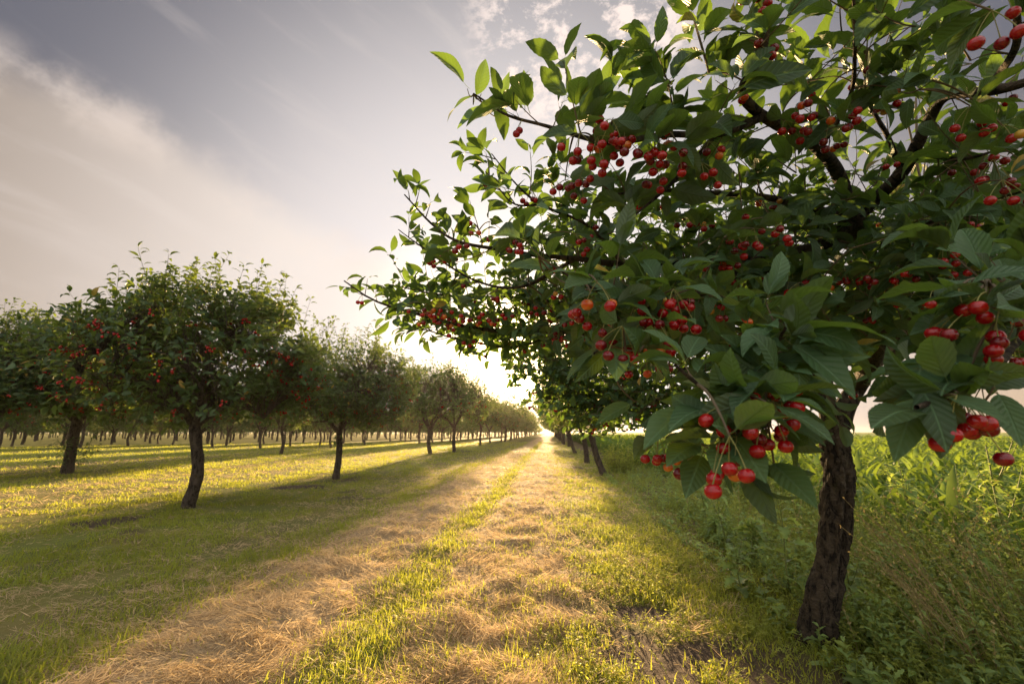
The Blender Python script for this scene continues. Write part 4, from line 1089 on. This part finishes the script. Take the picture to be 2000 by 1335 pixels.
    o = sb.obj('cherry_stalks', M['stalk'], root); o['kind'] = 'stuff'
    tb.obj('trunk', M['bark'], root)
    LB.obj('limbs', M['bark'], root)
    TW.obj('twigs', M['twig'], root)
    CR.obj('crown', M['leaf'], root)
big_tree()

# ------------------------------------------------------------------ single plants among the weeds
def weed_plant(name, label, cat, px, py, h, seed, lean=(0, 0), leaf=.16, shape='lobed', nleaf=16, wid=.26, mat='thistle', stemr=.007, branches=3, group=None, rows=14, X=None):
    rng = np.random.default_rng(seed)
    p = Vector((*X, 0)) if X else gp(px, py)
    root = empty(name, p); tag(root, label, cat, group)
    st, lf = MB(), MB()
    s = np.linspace(0, 1, 14)
    c = np.stack([lean[0] * s ** 1.5 * h + .01 * np.sin(s * 7 + seed), lean[1] * s ** 1.5 * h, s * h], -1)
    tubes(st, c[None], (stemr * (1.1 - .75 * s))[None], 8)
    lines = [(c, nleaf, 1.0)]
    for b in range(branches):
        k = rng.integers(4, 10); a = rng.random() * 6.28; ln = h * (.25 + .25 * rng.random()); u = np.linspace(0, 1, 14)
        bc = c[k] + np.stack([np.cos(a) * u * ln * .5, np.sin(a) * u * ln * .5, u ** 1.2 * ln], -1)
        tubes(st, bc[None], (stemr * .5 * (1.1 - .7 * u))[None], 6); lines.append((bc, max(5, nleaf // 2), .65))
    for (cc, n, sc) in lines:
        u = np.linspace(.06, .97, n); k = (u * 13).astype(int); P = cc[k]
        az = np.arange(n) * 2.4 + rng.normal(0, .3, n); e = .35 + .6 * u + rng.normal(0, .15, n)
        D = np.stack([np.cos(az), np.sin(az), e], -1)
        leaves(lf, P, D, np.array([[0, 0, 1.]]) - D * .2 + rng.normal(0, .15, (n, 3)), leaf * sc * (1.15 - .75 * u) * (.8 + .4 * rng.random(n)), wid, rng, rows=rows, cols=4, curl=1.3, fold=.3, pet=0, shape=shape, wave=.25)
    st.obj('stem', M['stalk'] if mat != 'thistle' else M['shoot'], root); lf.obj('leaves', M[mat], root)
    return root
weed_plant('thistle', 'tall spiny thistle left of the big trunk, its stem rising behind the lowest cherries', 'thistle', 1420, 1085, 0.81, 1, (-.1, 0), 0.232, nleaf=20, wid=.16, branches=4)
weed_plant('thistle', 'bushy thistle with many side branches at the edge of the weeds', 'thistle', 1385, 1040, 0.62, 2, (-.15, 0), 0.217, nleaf=16, wid=.15, branches=6)
weed_plant('weed_plant', 'upright broad leaved weed standing just left of the big trunk', 'weed', 1545, 1165, 0.83, 3, (-.03, 0), 0.264, nleaf=12, wid=.30, branches=1)
weed_plant('weed_plant', 'low pale weed with crinkled leaves between thistle and big trunk', 'weed', 1470, 1100, 0.45, 4, (.1, 0), 0.264, nleaf=16, wid=.30, branches=3)
weed_plant('weed_plant', 'dark weed with deeply cut leaves leaning on the right side of the trunk foot', 'weed', 1668, 1240, 0.47, 5, (.05, 0), 0.248, nleaf=12, wid=.28, branches=1)
weed_plant('weed_plant', 'tall thick stemmed weed rising to the cherries right of the trunk', 'weed', 1790, 1060, 0.99, 6, (-.06, 0), 0.310, nleaf=14, wid=.26, stemr=.011, branches=4)
weed_plant('weed_plant', 'tall thick stemmed weed at the right edge of the photo', 'weed', 1985, 1140, 1.18, 7, (-.03, 0), 0.310, nleaf=14, wid=.24, stemr=.014, branches=4)
weed_plant('weed_plant', 'branching weed with thin dark stems between the two tall thick weeds', 'weed', 1885, 1050, 0.90, 8, (.04, 0), 0.186, nleaf=12, wid=.2, branches=6)
weed_plant('weed_plant', 'leafy weed at the edge of the corn, right of the trunk', 'weed', 1730, 985, 0.62, 9, (0, 0), 0.279, nleaf=16, wid=.28, branches=3)
weed_plant('weed_plant', 'leafy weed low at the right edge among dry stalks', 'weed', 1950, 1230, 0.56, 10, (-.1, 0), 0.232, nleaf=16, wid=.26, branches=4)
weed_plant('weed_plant', 'small dark bushy weed low behind the pale crinkled one', 'weed', 1400, 1060, 0.38, 16, (0, 0), 0.202, nleaf=18, wid=.2, branches=6)

weed_plant('weed_plant', 'broad leaved weed at the edge of the verge, below the lowest hanging cherries', 'weed', 1450, 1165, .42, 21, (-.1, 0), .22, nleaf=14, wid=.30, branches=2)
weed_plant('weed_plant', 'upright leafy weed just beyond the big trunk on its left side', 'weed', 1560, 1060, .62, 22, (.05, 0), .22, nleaf=16, wid=.28, branches=3)
weed_plant('thistle', 'young thistle rosette in short grass left of the bushy thistle', 'thistle', 1345, 1010, .30, 23, (0, 0), .20, nleaf=14, wid=.16, branches=2)
weed_plant('weed_plant', 'leafy weed between the trunk foot and the dry stalks, broad pale leaves', 'weed', 1760, 1190, .50, 24, (0, 0), .20, nleaf=16, wid=.30, branches=3)

def leafy_bush(label, p, R, H, seed, leaf=.07):
    rng = np.random.default_rng(seed); root = empty('bush', p); tag(root, label, 'bush')
    st, lf = MB(), MB(); n = 90
    a = rng.random(n) * 6.28; q = R * rng.random(n) ** .5
    P0 = np.stack([np.cos(a) * q * .6, np.sin(a) * q * .6, np.zeros(n)], -1)
    D = np.stack([np.cos(a) * q / R * .7, np.sin(a) * q / R * .7, np.ones(n)], -1)
    twig_leaves(lf, P0, D, H * (.5 + .6 * rng.random(n)), 14, rng, leaf, st, .004, rows=3, cols=2, wid=.32, K=7)
    st.obj('stems', M['stalk'], root); lf.obj('leaves', M['weed'], root)
leafy_bush('leafy green bush beside the slanting trunk of the right row', gp(1215, 922), .62, .72, 50)
leafy_bush('rounded green bush behind the slanting trunk, towards the corn', gp(1250, 893), .8, .75, 51)

def grass_stalk(label, px, py, h, lean, seed):
    rng = np.random.default_rng(seed); p = gp(px, py)
    root = empty('dry_grass_stalk', p); tag(root, label, 'dry grass', 'dry grass stalks at the lower right')
    st = MB(); sd = st; n = 3; u = np.linspace(0, 1, 18)
    P = []
    for i in range(n):
        l = (lean + rng.normal(0, .12), rng.normal(0, .12)); hh = h * (.75 + .4 * rng.random())
        P.append(np.stack([l[0] * u ** 1.8 * hh, l[1] * u ** 1.8 * hh * np.ones(18), u * hh * (1 - .12 * abs(lean) * u)], -1))
    P = np.array(P); tubes(st, P, .0030 * (1.1 - .7 * u)[None] * np.ones((n, 1)), 4)
    for k in range(9, 18):
        for q in range(2):
            D = unit(P[:, k] - P[:, k - 1]) + rng.normal(0, .5, (n, 3))
            leaves(sd, P[:, k], D, rng.normal(0, 1, (n, 3)), .012 + .01 * rng.random(n), .2, rng, rows=3, cols=2, pet=.5)
    for k in (2, 5):
        az = rng.random(n) * 6.28
        leaves(sd, P[:, k], np.stack([np.cos(az), np.sin(az), np.full(n, 1.5)], -1), np.stack([-np.cos(az), -np.sin(az), np.ones(n)], -1), .18, .02, rng, rows=8, cols=2, curl=1.6, pet=0, shape='blade')
    st.obj('stem', M['drystem'], root)
sr = random.Random(6)
for i in range(34):
    grass_stalk('thin straw coloured grass stalk arching out of the weeds at lower right', 1830 + sr.random() * 260, 1120 + sr.random() * 260, .45 + .5 * sr.random(), -.75 + .55 * sr.random(), 200 + i)

# ------------------------------------------------------------------ evening haze
def haze():
    x0, x1, y0, y1, z0, z1 = -910, 910, -910, 910, -1.2, 8.0
    v = [(x, y, z) for x in (x0, x1) for y in (y0, y1) for z in (z0, z1)]
    f = [(0, 1, 3, 2), (4, 6, 7, 5), (0, 4, 5, 1), (2, 3, 7, 6), (0, 2, 6, 4), (1, 5, 7, 3)]
    m, nt, N, L = nodes('haze')
    pv = N.new('ShaderNodeVolumePrincipled'); pv.inputs['Color'].default_value = (.95, .90, .82, 1)
    pv.inputs['Density'].default_value = HAZE; pv.inputs['Anisotropy'].default_value = .6
    o = N.new('ShaderNodeOutputMaterial'); L.new(pv.outputs[0], o.inputs['Volume'])
    b = MB(); b.add(v, f); h = b.obj('haze', m, smooth=False)
    tag(h, 'thin golden evening haze over the whole orchard', 'haze', kind='stuff')
HAZE = 0.0002
haze()
